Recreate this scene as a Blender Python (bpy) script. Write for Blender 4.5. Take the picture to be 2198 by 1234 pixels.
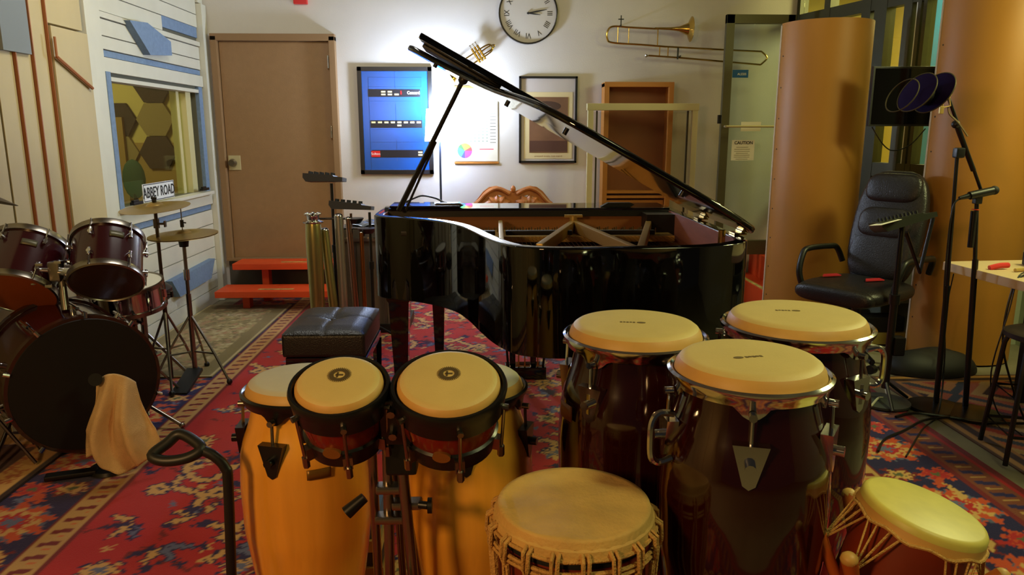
import bpy, bmesh, math, random
import numpy as np
from mathutils import Vector, Matrix, Euler
from math import sin, cos, pi, radians, sqrt, atan2, hypot
random.seed(7)
for o in list(bpy.data.objects): bpy.data.objects.remove(o)
S = bpy.context.scene
C = S.collection

# ------------------------------------------------------------------ camera, light, exposure
cam_d = bpy.data.cameras.new('camera'); cam = bpy.data.objects.new('camera', cam_d); C.objects.link(cam)
cam_d.sensor_width = 36.0; cam_d.lens = 36.0 * 1600 / 2198; cam_d.clip_start = .05
cam.location = (0, 0, 1.42)
cam.rotation_euler = (radians(90 - 11.8), 0, radians(-2.1))
S.camera = cam
cam_d.dof.use_dof = False

S.view_settings.view_transform = 'Standard'; S.view_settings.look = 'None'
S.view_settings.gamma = 1; S.view_settings.use_curve_mapping = False
S.view_settings.exposure = 0.0

w = bpy.data.worlds.new('world'); S.world = w; w.use_nodes = True
w.node_tree.nodes['Background'].inputs[0].default_value = (.55, .5, .42, 1)
w.node_tree.nodes['Background'].inputs[1].default_value = .035

def area(name, loc, target, size, energy, col, sy=None):
    l = bpy.data.lights.new(name, 'AREA'); l.energy = energy; l.color = col; l.size = size
    if sy: l.shape = 'RECTANGLE'; l.size_y = sy
    o = bpy.data.objects.new(name, l); C.objects.link(o); o.location = loc
    d = Vector(target) - Vector(loc); o.rotation_euler = d.to_track_quat('-Z', 'Y').to_euler()
    return o
def point(name, loc, energy, col, r=.05):
    l = bpy.data.lights.new(name, 'POINT'); l.energy = energy; l.color = col; l.shadow_soft_size = r
    o = bpy.data.objects.new(name, l); C.objects.link(o); o.location = loc; return o
# warm tungsten lamps of the room, behind and above the photographer
area('tungsten_left', (-1.5, -.4, 1.85), (-.4, 2.2, .5), .35, 33, (1, .58, .22))
gt = area('green_tube_right', (3.45, 3.0, 2.6), (1.2, 2.9, .8), .4, 44, (.97, 1, .42), .8); gt.data.spread = radians(150)
area('green_fill_near', (1.7, .7, 2.95), (.6, 1.8, .6), .4, 12, (.97, 1, .45), .8).data.spread = radians(110)  # added overhead to bring greenish light onto the drum heads
area('column_fill', (3.5, 3.5, 2.2), (3.2, 4.4, 1.1), .25, 7, (1, .93, .4))  # not a lamp of the room; added to light the wide column
area('warm_fill_mid', (1.3, 4.0, 2.9), (1.5, 5.6, .4), .5, 5, (1, .92, .45))  # no ceiling fixture; added to lift the back wall near the glass door
area('ceiling_left', (-1.0, 3.9, 2.9), (-2.2, 5.2, 1.1), .9, 34, (1, .98, .86))
area('booth_tube', (-3.6, 5.6, 2.35), (-3.5, 6.6, 1.2), .6, 18, (1, .9, .52))
area('hall_tube', (3.75, 5.7, 2.6), (2.4, 5.2, 1.3), .4, 40, (1, .9, .38), .6)
area('hall_tube_far', (3.6, 6.8, 2.9), (3.8, 6.6, 1.2), .6, 22, (1, .88, .42))

# ------------------------------------------------------------------ materials
def lin(c): c = c / 255.; return c / 12.92 if c <= .04045 else ((c + .055) / 1.055) ** 2.4
def L(r, g, b): return (lin(r), lin(g), lin(b), 1)
MATS = {}
def mat(name, rgb, rough=.6, metal=0, noise=0, ns=8, bump=0, bs=60, coat=0, emit=0, stretch=None, rgb2=None, spec=None, alpha=None):
    if name in MATS: return MATS[name]
    m = bpy.data.materials.new(name); m.use_nodes = True; N = m.node_tree.nodes; K = m.node_tree.links
    b = N['Principled BSDF']; b.inputs['Base Color'].default_value = L(*rgb)
    b.inputs['Roughness'].default_value = rough; b.inputs['Metallic'].default_value = metal
    if spec is not None: b.inputs['Specular IOR Level'].default_value = spec
    if coat: b.inputs['Coat Weight'].default_value = coat; b.inputs['Coat Roughness'].default_value = .04
    if emit: b.inputs['Emission Color'].default_value = L(*rgb); b.inputs['Emission Strength'].default_value = emit
    if noise or bump:
        tc = N.new('ShaderNodeTexCoord'); mp = N.new('ShaderNodeMapping'); K.new(tc.outputs['Object'], mp.inputs[0])
        if stretch: mp.inputs['Scale'].default_value = stretch
        if noise:
            n = N.new('ShaderNodeTexNoise'); n.inputs['Scale'].default_value = ns; n.inputs['Detail'].default_value = 6
            K.new(mp.outputs[0], n.inputs[0]); r = N.new('ShaderNodeValToRGB'); K.new(n.outputs[0], r.inputs[0])
            a = tuple(max(0, v * (1 - noise)) for v in L(*rgb)[:3]) + (1,); bb = L(*rgb2) if rgb2 else tuple(min(1, v * (1 + noise * .6)) for v in L(*rgb)[:3]) + (1,)
            r.color_ramp.elements[0].position = .3; r.color_ramp.elements[0].color = a
            r.color_ramp.elements[1].position = .7; r.color_ramp.elements[1].color = bb
            K.new(r.outputs[0], b.inputs['Base Color'])
        if bump:
            n2 = N.new('ShaderNodeTexNoise'); n2.inputs['Scale'].default_value = bs; K.new(mp.outputs[0], n2.inputs[0])
            bp = N.new('ShaderNodeBump'); bp.inputs['Strength'].default_value = bump; bp.inputs['Distance'].default_value = .01
            K.new(n2.outputs[0], bp.inputs['Height']); K.new(bp.outputs[0], b.inputs['Normal'])
    MATS[name] = m; return m
def glass(name, tint, gl=.12, fac=.1):
    if name in MATS: return MATS[name]
    m = bpy.data.materials.new(name); m.use_nodes = True; N = m.node_tree.nodes; K = m.node_tree.links
    N.remove(N['Principled BSDF']); t = N.new('ShaderNodeBsdfTransparent'); t.inputs[0].default_value = tint
    g = N.new('ShaderNodeBsdfGlossy'); g.inputs['Roughness'].default_value = .02
    fr = N.new('ShaderNodeFresnel'); ge = N.new('ShaderNodeNewGeometry'); ma = N.new('ShaderNodeMath'); ma.operation = 'MULTIPLY_ADD'
    K.new(ge.outputs['Backfacing'], ma.inputs[0]); ma.inputs[1].default_value = 1/1.4-1.4; ma.inputs[2].default_value = 1.4; K.new(ma.outputs[0], fr.inputs[0])
    mx = N.new('ShaderNodeMixShader'); K.new(fr.outputs[0], mx.inputs[0]); K.new(t.outputs[0], mx.inputs[1]); K.new(g.outputs[0], mx.inputs[2])
    K.new(mx.outputs[0], N['Material Output'].inputs[0]); MATS[name] = m; return m
def vcol_mat(name, rough=.9, bump=.4):
    m = bpy.data.materials.new(name); m.use_nodes = True; N = m.node_tree.nodes; K = m.node_tree.links
    b = N['Principled BSDF']; b.inputs['Roughness'].default_value = rough; b.inputs['Specular IOR Level'].default_value = .15
    b.inputs['Sheen Weight'].default_value = .22; b.inputs['Sheen Roughness'].default_value = .45; b.inputs['Sheen Tint'].default_value = (1, .9, .92, 1)
    a = N.new('ShaderNodeAttribute'); a.attribute_name = 'weave'
    n = N.new('ShaderNodeTexNoise'); n.inputs['Scale'].default_value = 300; tc = N.new('ShaderNodeTexCoord'); K.new(tc.outputs['Object'], n.inputs[0])
    n3 = N.new('ShaderNodeTexNoise'); n3.inputs['Scale'].default_value = 3; K.new(tc.outputs['Object'], n3.inputs[0])
    mr = N.new('ShaderNodeMapRange'); mr.inputs[3].default_value = .78; mr.inputs[4].default_value = 1.2; K.new(n3.outputs[0], mr.inputs[0])
    mx = N.new('ShaderNodeVectorMath'); mx.operation = 'SCALE'; K.new(a.outputs['Color'], mx.inputs[0]); K.new(mr.outputs[0], mx.inputs['Scale'])
    K.new(mx.outputs[0], b.inputs['Base Color'])
    bp = N.new('ShaderNodeBump'); bp.inputs['Strength'].default_value = bump; bp.inputs['Distance'].default_value = .004
    K.new(n.outputs[0], bp.inputs['Height']); K.new(bp.outputs[0], b.inputs['Normal']); return m

WALL = mat('painted wall', (204, 198, 190), .85, noise=.04, ns=3, bump=.08, bs=120)
WHITE = mat('white paint', (205, 202, 186), .55, noise=.05, ns=5)
BLUEF = mat('blue fabric board', (112, 134, 164), .8, noise=.12, ns=40, bump=.2)
TANDOOR = mat('tan steel door', (142, 108, 70), .5, noise=.06, ns=20, bump=.1, bs=200)
TANFR = mat('tan door frame', (136, 104, 68), .5)
PLY = mat('birch plywood', (184, 166, 122), .6, noise=.14, ns=2.2, stretch=(1, 1, .3))
PLYB = mat('bent plywood', (180, 124, 46), .5, noise=.13, ns=1.6, stretch=(1, 1, .5))
ORSTRIP = mat('orange wood edging', (150, 88, 44), .6)
ORANGE = mat('orange painted wood', (216, 72, 18), .5, noise=.08, ns=6)
BLACKG = mat('black piano lacquer', (5, 5, 6), .045, spec=.62, coat=.3)
BLACK = mat('black satin', (14, 14, 15), .4)
BLACKM = mat('black matte', (10, 10, 11), .75)
BLKSTEEL = mat('black powder coated steel', (16, 16, 17), .3)
CHROME = mat('chrome', (205, 205, 208), .12, 1)
CHROMED = mat('worn chrome', (150, 142, 132), .28, 1)
BRASS = mat('brass', (196, 164, 84), .2, 1)
GOLD = mat('gold plate lacquer', (196, 164, 92), .38, .4)
ALU = mat('brushed aluminium', (196, 184, 140), .4, .3)
BRONZEAL = mat('dark bronze aluminium', (62, 62, 38), .45, .3)
LEATHER = mat('black leather', (30, 28, 30), .35, bump=.25, bs=160)
SKIN = mat('drum skin', (208, 182, 118), .55, noise=.05, ns=12, bump=.08, bs=300)
SKINW = mat('pale drum skin', (196, 188, 168), .55, noise=.05, ns=12)
SKINEDGE = mat('drum skin collar', (205, 158, 84), .5, noise=.1, ns=14)
GOAT = mat('goat skin', (204, 164, 92), .7, noise=.16, ns=14, bump=.2, bs=120)
OAK = mat('natural ash shell', (238, 166, 58), .22, noise=.12, ns=4, stretch=(6, 6, .5), coat=.5)
CHERRY = mat('dark cherry lacquer', (40, 7, 5), .12, noise=.3, ns=3, coat=.8)
SUNB = mat('sunburst lacquer', (110, 32, 12), .18, noise=.25, ns=4, coat=.6)
MAROON = mat('maroon drum wrap', (52, 10, 18), .2, coat=.5)
REDBR = mat('red brown drum wood', (116, 38, 18), .5, noise=.2, ns=5)
ROPE = mat('natural rope', (196, 150, 80), .8, noise=.2, ns=60, bump=.5, bs=220)
CYMB = mat('cymbal bronze', (176, 146, 84), .35, .9)
MESHO = mat('amber drumhead', (150, 72, 26), .35, noise=.2, ns=4)
SMOKE = mat('smoked drumhead', (58, 40, 34), .2)
INK = mat('dark ink', (26, 24, 22), .7)
PAPER = mat('paper', (228, 224, 206), .8)
PICT = mat('sepia print', (120, 84, 58), .5, noise=.35, ns=3.5)
MATB = mat('cream picture mat', (208, 190, 142), .8)
CARVED = mat('carved walnut', (172, 104, 48), .4, noise=.25, ns=10)
PINEF = mat('orange pine', (178, 116, 48), .45, noise=.15, ns=4, stretch=(1, 1, .3))
BROWNP = mat('brown panel', (132, 78, 36), .5, noise=.12, ns=3)
MAHOG = mat('mahogany inner rim', (172, 112, 98), .35, noise=.2, ns=5, stretch=(1, 1, 6))
SBOARD = mat('spruce soundboard', (150, 96, 60), .5, noise=.12, ns=8, stretch=(8, 1, 1))
RED = mat('red plastic', (200, 20, 24), .4)
TOWEL = mat('cream towel', (226, 192, 140), .9, noise=.08, ns=20, bump=.5, bs=300)
TOWELW = mat('pale towel', (224, 196, 156), .9, bump=.5, bs=300)
CONC = mat('concrete floor', (138, 130, 104), .7, noise=.15, ns=4, bump=.1)
GREY = mat('grey board', (118, 124, 128), .7)

# ------------------------------------------------------------------ geometry helpers
def V(*a): return Vector(a)
def frame(d):
    d = Vector(d).normalized(); q = d.to_track_quat('Z', 'Y'); return q.to_matrix().to_4x4()
class MB:
    def __init__(s): s.bm = bmesh.new(); s.mi = 0; s.wn = False
    def _t(s, vs):
        for f in {f for v in vs for f in v.link_faces}: f.material_index = s.mi
    def box(s, c, d, rot=None, bev=0):
        M = Matrix.Translation(c) @ (rot.to_4x4() if rot else Matrix()) @ Matrix.Diagonal((d[0], d[1], d[2], 1))
        r = bmesh.ops.create_cube(s.bm, size=1, matrix=M); vs = r['verts']
        s._t(vs)
        if bev:
            s.wn = True
            es = list({e for v in vs for e in v.link_edges})
            b = bmesh.ops.bevel(s.bm, geom=es, offset=bev, segments=2, affect='EDGES', profile=.6)
            for f in b['faces']: f.material_index = s.mi
        return s
    def cyl(s, p0, p1, r0, r1=None, n=16, cap=True):
        r1 = r0 if r1 is None else r1; p0 = Vector(p0); p1 = Vector(p1); F = frame(p1 - p0)
        a = [s.bm.verts.new(p0 + F @ V(r0 * cos(2*pi*i/n), r0 * sin(2*pi*i/n), 0)) for i in range(n)]
        b = [s.bm.verts.new(p1 + F @ V(r1 * cos(2*pi*i/n), r1 * sin(2*pi*i/n), 0)) for i in range(n)]
        for i in range(n): s.bm.faces.new((a[i], a[(i+1) % n], b[(i+1) % n], b[i])).material_index = s.mi
        if cap: s.bm.faces.new(a[::-1]).material_index = s.mi; s.bm.faces.new(b).material_index = s.mi
        return s
    def tube(s, path, r, n=8, closed=False):
        P = [Vector(p) for p in path]; k = len(P); R = r if isinstance(r, (list, tuple)) else [r] * k
        T = []
        for i in range(k):
            a = P[(i-1) % k] if (closed or i > 0) else P[i]; b = P[(i+1) % k] if (closed or i < k-1) else P[i]
            T.append((b - a).normalized())
        up = V(0, 0, 1) if abs(T[0].z) < .9 else V(1, 0, 0); u = T[0].cross(up).normalized(); rings = []
        for i in range(k):
            u = (u - T[i] * u.dot(T[i])).normalized(); v = T[i].cross(u)
            rings.append([s.bm.verts.new(P[i] + (u * cos(2*pi*j/n) + v * sin(2*pi*j/n)) * R[i]) for j in range(n)])
        for i in range(k if closed else k-1):
            A = rings[i]; B = rings[(i+1) % k]
            for j in range(n): s.bm.faces.new((A[j], A[(j+1) % n], B[(j+1) % n], B[j])).material_index = s.mi
        if not closed:
            s.bm.faces.new(rings[0][::-1]).material_index = s.mi; s.bm.faces.new(rings[-1]).material_index = s.mi
        return s
    def lathe(s, prof, n=32, M=None, closed=False, a0=0, a1=2*pi):
        M = M or Matrix(); full = abs(a1 - a0 - 2*pi) < 1e-6; m = n if full else n + 1; rings = []
        for (r, z) in prof:
            if r < 1e-6: rings.append([s.bm.verts.new(M @ V(0, 0, z))] * m)
            else: rings.append([s.bm.verts.new(M @ V(r * cos(a0+(a1-a0)*j/n), r * sin(a0+(a1-a0)*j/n), z)) for j in range(m)])
        pr = list(zip(rings, rings[1:])) + ([(rings[-1], rings[0])] if closed else [])
        for A, B in pr:
            for j in range(n):
                q = [A[j], A[(j+1) % m], B[(j+1) % m], B[j]]; u = []
                for v in q:
                    if v not in u: u.append(v)
                if len(u) > 2:
                    try: s.bm.faces.new(u).material_index = s.mi
                    except ValueError: pass
        return s
    def prism(s, pts, z0, z1, M=None):
        M = M or Matrix()
        a = [s.bm.verts.new(M @ V(x, y, z0)) for x, y in pts]; b = [s.bm.verts.new(M @ V(x, y, z1)) for x, y in pts]; n = len(pts)
        for i in range(n): s.bm.faces.new((a[i], a[(i+1) % n], b[(i+1) % n], b[i])).material_index = s.mi
        s.bm.faces.new(a[::-1]).material_index = s.mi; s.bm.faces.new(b).material_index = s.mi; return s
    def ell(s, c, r, n=16, M=None):
        T = Matrix.Translation(c) @ (M or Matrix()) @ Matrix.Diagonal((r[0], r[1], r[2], 1))
        q = bmesh.ops.create_uvsphere(s.bm, u_segments=n, v_segments=max(6, n//2), radius=1, matrix=T); s._t(q['verts']); return s
    def poly(s, pts):
        f = s.bm.faces.new([s.bm.verts.new(p) for p in pts]); f.material_index = s.mi; return s
    def grid(s, fn, nu, nv, closeu=False):
        G = [[s.bm.verts.new(fn(i / nu, j / nv)) for j in range(nv+1)] for i in range(nu if closeu else nu+1)]
        k = len(G)
        for i in range(nu):
            for j in range(nv): s.bm.faces.new((G[i][j], G[(i+1) % k][j], G[(i+1) % k][j+1], G[i][j+1])).material_index = s.mi
        return s
    def build(s, name, mats, parent=None, loc=None, world=True, smooth=40, label=None, cat=None, group=None, kind=None, solid=0):
        me = bpy.data.meshes.new(name)
        bmesh.ops.recalc_face_normals(s.bm, faces=s.bm.faces[:])
        if parent is not None and world: s.bm.transform(ROOT[parent.name].inverted())
        if parent is None and loc is not None and world: s.bm.transform(Matrix.Translation(loc).inverted())
        s.bm.to_mesh(me); s.bm.free()
        for m in (mats if isinstance(mats, (list, tuple)) else [mats]): me.materials.append(m)
        me.shade_smooth(); me.set_sharp_from_angle(angle=radians(smooth))
        o = bpy.data.objects.new(name, me); C.objects.link(o)
        if parent is not None: o.parent = parent; ROOT[o.name] = ROOT[parent.name]
        else:
            if loc is not None: o.location = loc
            ROOT[o.name] = Matrix.Translation(loc) if loc is not None else Matrix()
        if solid:
            md = o.modifiers.new('thickness', 'SOLIDIFY'); md.thickness = solid
        if s.wn:
            md = o.modifiers.new('normals', 'WEIGHTED_NORMAL'); md.keep_sharp = True
        tag(o, label, cat, group, kind); return o
ROOT = {}
def tag(o, label=None, cat=None, group=None, kind=None):
    if label: o['label'] = label
    if cat: o['category'] = cat
    if group: o['group'] = group
    if kind: o['kind'] = kind
    return o
def thing(name, label, cat, loc=(0, 0, 0), rot=(0, 0, 0), group=None, kind=None):
    o = bpy.data.objects.new(name, None); C.objects.link(o); o.location = loc; o.rotation_euler = rot; o.empty_display_size = .05
    ROOT[o.name] = Matrix.Translation(loc) @ Euler(rot).to_matrix().to_4x4(); return tag(o, label, cat, group, kind)
def kids(o): return [c for c in bpy.data.objects if c.parent == o]
def copy_tree(o, parent=None):
    c = o.copy(); C.objects.link(c); c.parent = parent; ks = kids(o)
    ROOT[c.name] = ROOT.get(o.name, Matrix())
    for k in ks: copy_tree(k, c)
    return c
def text(s, size, M, m, parent, name='lettering', ext=.0006, align='CENTER', sx=1, bold=0):
    cu = bpy.data.curves.new('t', 'FONT'); cu.body = s; cu.size = size; cu.extrude = ext; cu.align_x = align; cu.align_y = 'CENTER'; cu.resolution_u = 3
    cu.offset = bold
    t = bpy.data.objects.new('t', cu); C.objects.link(t)
    me = bpy.data.meshes.new_from_object(t.evaluated_get(bpy.context.evaluated_depsgraph_get())); bpy.data.objects.remove(t)
    me.transform(Matrix.Diagonal((sx, 1, 1, 1))); me.transform(M)
    if parent is not None: me.transform(ROOT[parent.name].inverted())
    me.materials.clear(); me.materials.append(m); me.name = name
    o = bpy.data.objects.new(name, me); C.objects.link(o)
    if parent is not None: o.parent = parent; ROOT[o.name] = ROOT[parent.name]
    return o
def catmull(P, k=6, closed=False):
    P = [Vector(p) for p in P]; out = []; n = len(P)
    for i in range(n if closed else n-1):
        a, b, c, d = (P[(i-1) % n], P[i], P[(i+1) % n], P[(i+2) % n]) if closed else (P[max(i-1, 0)], P[i], P[i+1], P[min(i+2, n-1)])
        for j in range(k):
            t = j / k; out.append(.5 * ((2*b) + (c-a)*t + (2*a-5*b+4*c-d)*t*t + (3*b-a-3*c+d)*t**3))
    if not closed: out.append(P[-1])
    return out
WY = lambda x, y, z: Matrix.Translation((x, y, z)) @ Euler((radians(90), 0, 0)).to_matrix().to_4x4()      # text that faces -Y
WX = lambda x, y, z: Matrix.Translation((x, y, z)) @ Euler((radians(90), 0, radians(90))).to_matrix().to_4x4()   # text that faces +X
def box1(name, c, d, m, parent=None, bev=0, **k):
    return MB().box(c, d, bev=bev).build(name, m, parent, loc=None if parent is not None else (c[0], c[1], c[2]-d[2]/2), **k)

# ================================================================== THE ROOM
BY = 6.45; LX = -2.3; CZ = 3.05
MB().box((.5, 3, -.05), (8.5, 9, .1)).build('floor', CONC, loc=(.5, 3, -.1), kind='structure', label='bare concrete floor between the rugs', cat='floor')
CEIL = mat('dim ceiling', (128, 122, 110), .9)
MB().box((.5, 3, CZ+.05), (8.5, 9, .1)).build('ceiling', CEIL, loc=(.5, 3, CZ), kind='structure', label='flat ceiling above the studio', cat='ceiling')
wb = MB()
wb.box((.16, BY+.06, CZ/2), (4.98, .12, CZ)); wb.build('wall_back', WALL, loc=(.16, BY, 0), kind='structure', label='pale painted back wall with door and pictures', cat='wall')
# left wall with the booth window hole
wl = thing('wall_left', 'left wall clad in white and blue planks and pale plywood boards', 'wall', (LX, 0, 0), kind='structure')
m = MB()
WY0, WY1, WZ0, WZ1 = 4.76, 6.22, .945, 1.745
for y0, y1, z0, z1 in ((-1.4, WY0, 0, CZ), (WY1, BY+.12, 0, CZ), (WY0, WY1, 0, WZ0), (WY0, WY1, WZ1, CZ)):
    m.box((LX-.06, (y0+y1)/2, (z0+z1)/2), (.12, y1-y0, z1-z0))
m.build('backing', mat('wall shadow gap', (90, 88, 74), .8), wl)
def plank(y0, y1, z0, z1, m_=WHITE, d=.018, name='plank', pts=None, label=None, off=0):
    b = MB()
    if pts: 
        M = Matrix(((0, 0, 1, LX+off), (1, 0, 0, 0), (0, 1, 0, 0), (0, 0, 0, 1)))
        b.prism(pts, 0, d, M)
    else: b.box((LX+off+d/2, (y0+y1)/2, (z0+z1)/2), (d, y1-y0-.006, z1-z0-.006), bev=.002)
    return b.build(name, m_, wl, label=label)
PY0, PY1 = 4.73, 6.335
for z0, z1 in ((2.55, 2.8), (2.33, 2.55), (2.23, 2.33)): plank(PY0, PY1, z0, z1)
plank(PY0, 5.66, 2.125, 2.23); plank(5.66, PY1, 2.15, 2.235, BLUEF, .012, label='blue board let into the upper planks')
plank(PY0, PY1, 2.085, 2.125, d=.03); plank(PY0, PY1, 1.985, 2.085); plank(PY0, PY1, 1.905, 1.985)
plank(PY0, PY1, 1.862, 1.905, BLUEF, .012, label='narrow blue strip above the window')
plank(PY0, PY1, 1.77, 1.862, d=.03)
# below the window
plank(PY0, PY1, .83, .925, d=.03); plank(PY0, PY1, .785, .83, BLUEF, .012, label='narrow blue strip under the window')
zs = [.785, .665, .60, .47, .36, .245, .13, .0]
for a, b in zip(zs, zs[1:]): 
    if b < .3 and a > .2: plank(PY0, 5.72, b, a); plank(5.72, PY1, b, a)
    else: plank(PY0, PY1, b, a)
plank(0, 0, 0, 0, BLUEF, .05, name='acoustic_panel', pts=[(5.04, 2.11), (5.30, 2.13), (5.66, 2.05), (5.66, 1.955), (5.30, 1.925)], off=.018, label='proud blue wedge panel above the window')
plank(0, 0, 0, 0, BLUEF, .05, name='acoustic_panel', pts=[(5.30, .375), (6.17, .395), (6.06, .25), (5.42, .235)], off=.018, label='proud blue wedge panel near the floor')
# posts
plank(4.60, PY0, 0, 2.9, d=.035, name='post'); plank(PY1, BY-.005, 0, 2.42, d=.06, name='post'); plank(4.50, 4.57, 0, 2.9, d=.06, name='post')
plank(PY1, BY-.005, 2.42, 2.9, d=.035, name='post')
# plywood boards, nearest part of the wall
for y0, y1, z1 in ((-1.3, -.4, 2.9), (-.4, .5, 2.9), (.5, 1.3, 2.9), (1.3, 2.1, 2.9), (2.1, 2.8, 2.9), (2.8, 3.4, 2.9), (3.4, 3.65, 2.9), (3.65, 3.80, 2.9), (3.80, 3.95, 2.9), (3.95, 4.10, 2.9)):
    plank(y0+.01, y1, 0, z1, PLY, .05, name='plywood_board')
plank(4.11, 4.48, 0, 1.96, PLY, .075, name='plywood_board'); plank(4.11, 4.48, 1.97, 2.9, PLY, .05, name='plywood_board')
for y in (3.80, 3.95, 4.10): MB().box((LX+.040, y+.004, 1.45), (.05, .007, 2.9)).build('edging_strip', ORSTRIP, wl)
MB().cyl((LX+.09, 4.11, 1.90), (LX+.09, 4.11, 1.80), .007, n=6).cyl((LX+.09, 4.11, 1.80), (LX+.09, 4.44, 1.66), .009, n=6).build('edging_strip', ORSTRIP, wl, label='slanting orange strip on the plywood')
plank(3.70, 3.93, 1.79, 2.5, GREY, .02, name='acoustic_panel', off=.05, label='grey board high on the plywood')
# booth window
wn = thing('window_1', 'control booth window in the white plank wall', 'window', (LX, 5.49, WZ0), kind='structure')
f = MB()
for y0, y1, z0, z1 in ((WY0-.04, WY0+.015, WZ0, WZ1+.03),): f.box((LX+.02, (y0+y1)/2, (z0+z1)/2), (.04, y1-y0, z1-z0))
f.build('blue_liner', BLUEF, wn)
MB().box((LX+.014, WY1+.045, (WZ0+WZ1)/2), (.028, .075, WZ1-WZ0+.05)).build('blue_liner', BLUEF, wn)
MB().box((LX+.03, (WY0+WY1)/2, WZ0-.012), (.09, WY1-WY0+.1, .025), bev=.004).build('window_sill', WHITE, wn)
MB().box((LX-.02, (WY0+WY1)/2, WZ1-.01), (.1, WY1-WY0, .025)).build('window_frame', WHITE, wn)
MB().box((LX-.07, WY1-.10, (WZ0+WZ1)/2), (.1, .10, WZ1-WZ0)).box((LX-.08, WY1-.22, (WZ0+WZ1)/2), (.05, .05, WZ1-WZ0)).build('window_frame', mat('pale frame', (196, 186, 138), .5), wn)
MB().box((LX-.06, (WY0+WY1)/2, (WZ0+WZ1)/2), (.006, WY1-WY0-.02, WZ1-WZ0)).build('pane', glass('booth glass', (.93, .95, .78, 1)), wn)
# the booth behind it
CREAM = mat('cream booth wall', (206, 190, 120), .8)
bw = thing('wall_booth', 'cream inner walls of the control booth seen through the window', 'wall', (-3.6, 7.2, 0), kind='structure')
MB().box((-3.6, 7.25, CZ/2), (2.7, .1, CZ)).box((-4.9, 5.4, CZ/2), (.1, 3.8, CZ)).box((-3.6, 3.5, CZ/2), (2.6, .1, CZ)).box((-2.36, 6.88, CZ/2), (.1, .66, CZ)).build('booth_wall', CREAM, bw)
MB().box((-3.02, 7.19, .66), (.75, .02, 1.32)).build('booth_panel', mat('tan booth panel', (166, 138, 78), .7), bw)
MB().box((-3.48, 7.15, .9), (.34, .08, 1.3)).build('booth_panel', mat('tan booth panel2', (156, 128, 72), .7), bw)
DK = mat('dark acoustic foam', (62, 52, 46), .9, bump=.3); BG = mat('beige acoustic foam', (150, 134, 92), .9, bump=.3)
def hexa(cx, cz, r, m_, ya=7.19, lab=None):
    MB().prism([(r*cos(pi/3*i), r*sin(pi/3*i)) for i in range(6)], 0, .04, WY(cx, ya, cz)).build('hexagon_tile', m_, bw, label=lab)
r = .172; hx, hz = -3.03, 1.53
for (dx, dz, mm, lb) in ((0, 0, BG, 'beige hexagon tile'), (0, 1, DK, 'dark hexagon tile'), (0, -1, DK, 'dark hexagon tile'), (-1, 0, DK, 'dark hexagon tile'), (1, 0, DK, 'dark hexagon tile'), (-1, -1, BG, 'beige hexagon tile'), (1, -1, BG, 'beige hexagon tile')):
    hexa(hx + dx*r*1.98, hz + dz*r*1.74, r*.985, mm, lab=lb)
MB().box((-3.6, 5.3, -.0), (2.6, 3.8, .02)).build('booth_floor', CONC, bw)
MB().box((-3.6, 5.3, CZ+.0), (2.6, 3.8, .02)).build('booth_ceiling', CEIL, bw)
ch = thing('swivel_chair', 'green rounded chair back seen through the booth window', 'chair', (-3.0, 6.6, 0))
MB().ell((-3.02, 6.6, 1.02), (.10, .03, .17)).build('backrest', mat('green cloth', (40, 78, 58), .8), ch)
MB().cyl((-3.02, 6.6, 0.02), (-3.02, 6.6, .9), .02).build('post', BLKSTEEL, ch)
MB().ell((-3.02, 6.45, .47), (.22, .22, .05)).build('seat', MATS['green cloth'], ch)
MB().cyl((-3.02, 6.6, 0.01), (-3.02, 6.6, .05), .22).build('base', BLKSTEEL, ch)
# sign in the window
sg = thing('street_sign', 'small white sign lettered ABBEY ROAD on the booth window sill', 'sign', (LX+.05, 5.27, .957), (0, 0, 0))
tilt = Matrix.Translation((LX+.052, 5.27, .957)) @ Matrix.Rotation(radians(-8), 4, 'Y')
MB().box((0, 0, .062), (.006, .50, .122), bev=.002).build('plate', mat('sign white', (222, 224, 226), .5), sg, world=False)
b = MB()
for c, d in (((.0035, 0, .117), (.001, .485, .005)), ((.0035, 0, .008), (.001, .485, .005)), ((.0035, .24, .062), (.001, .005, .11)), ((.0035, -.24, .062), (.001, .005, .11))): b.box(c, d)
b.build('border', INK, sg, world=False)
text('ABBEY ROAD', .098, WX(LX+.0545, 5.27, 1.017), INK, sg, sx=.86, bold=.0012)
for y in (4.92, 6.12):
    c = thing('window_clamp', 'black clamp at the %s end of the booth window sill' % ('left' if y < 5.5 else 'right'), 'clamp', (LX+.05, y, .957), group=None)
    MB().box((LX+.05, y, .968), (.03, .13, .02), bev=.004).build('body', BLACK, c); MB().box((LX+.05, y-.02, .984), (.02, .07, .012), bev=.003).build('lever', BLACK, c)

# ------------------------------------------------ back wall door
DX0, DX1, DZ0, DZ1 = -2.21, -1.21, .36, 2.20
d1 = thing('door_1', 'tan steel door at the top of the orange steps', 'door', ((DX0+DX1)/2, BY, DZ0), kind='structure')
MB().box(((DX0+DX1)/2, BY-.006, (DZ0+DZ1-.06)/2), (DX1-DX0-.11, .025, DZ1-.06-DZ0), bev=.002).build('door_leaf', TANDOOR, d1)
for nm, c, d in (('door_frame', (DX0+.025, BY-.03, (DZ0+DZ1)/2-.02), (.05, .075, DZ1-DZ0)), ('door_frame', (DX1-.025, BY-.03, (DZ0+DZ1)/2-.02), (.05, .075, DZ1-DZ0)), ('door_frame', ((DX0+DX1)/2, BY-.03, DZ1-.03), (DX1-DX0, .075, .055)), ('threshold', ((DX0+DX1)/2, BY-.03, DZ0-.012), (DX1-DX0, .08, .024))):
    MB().box(c, d, bev=.004).build(nm, TANFR, d1)
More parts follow.
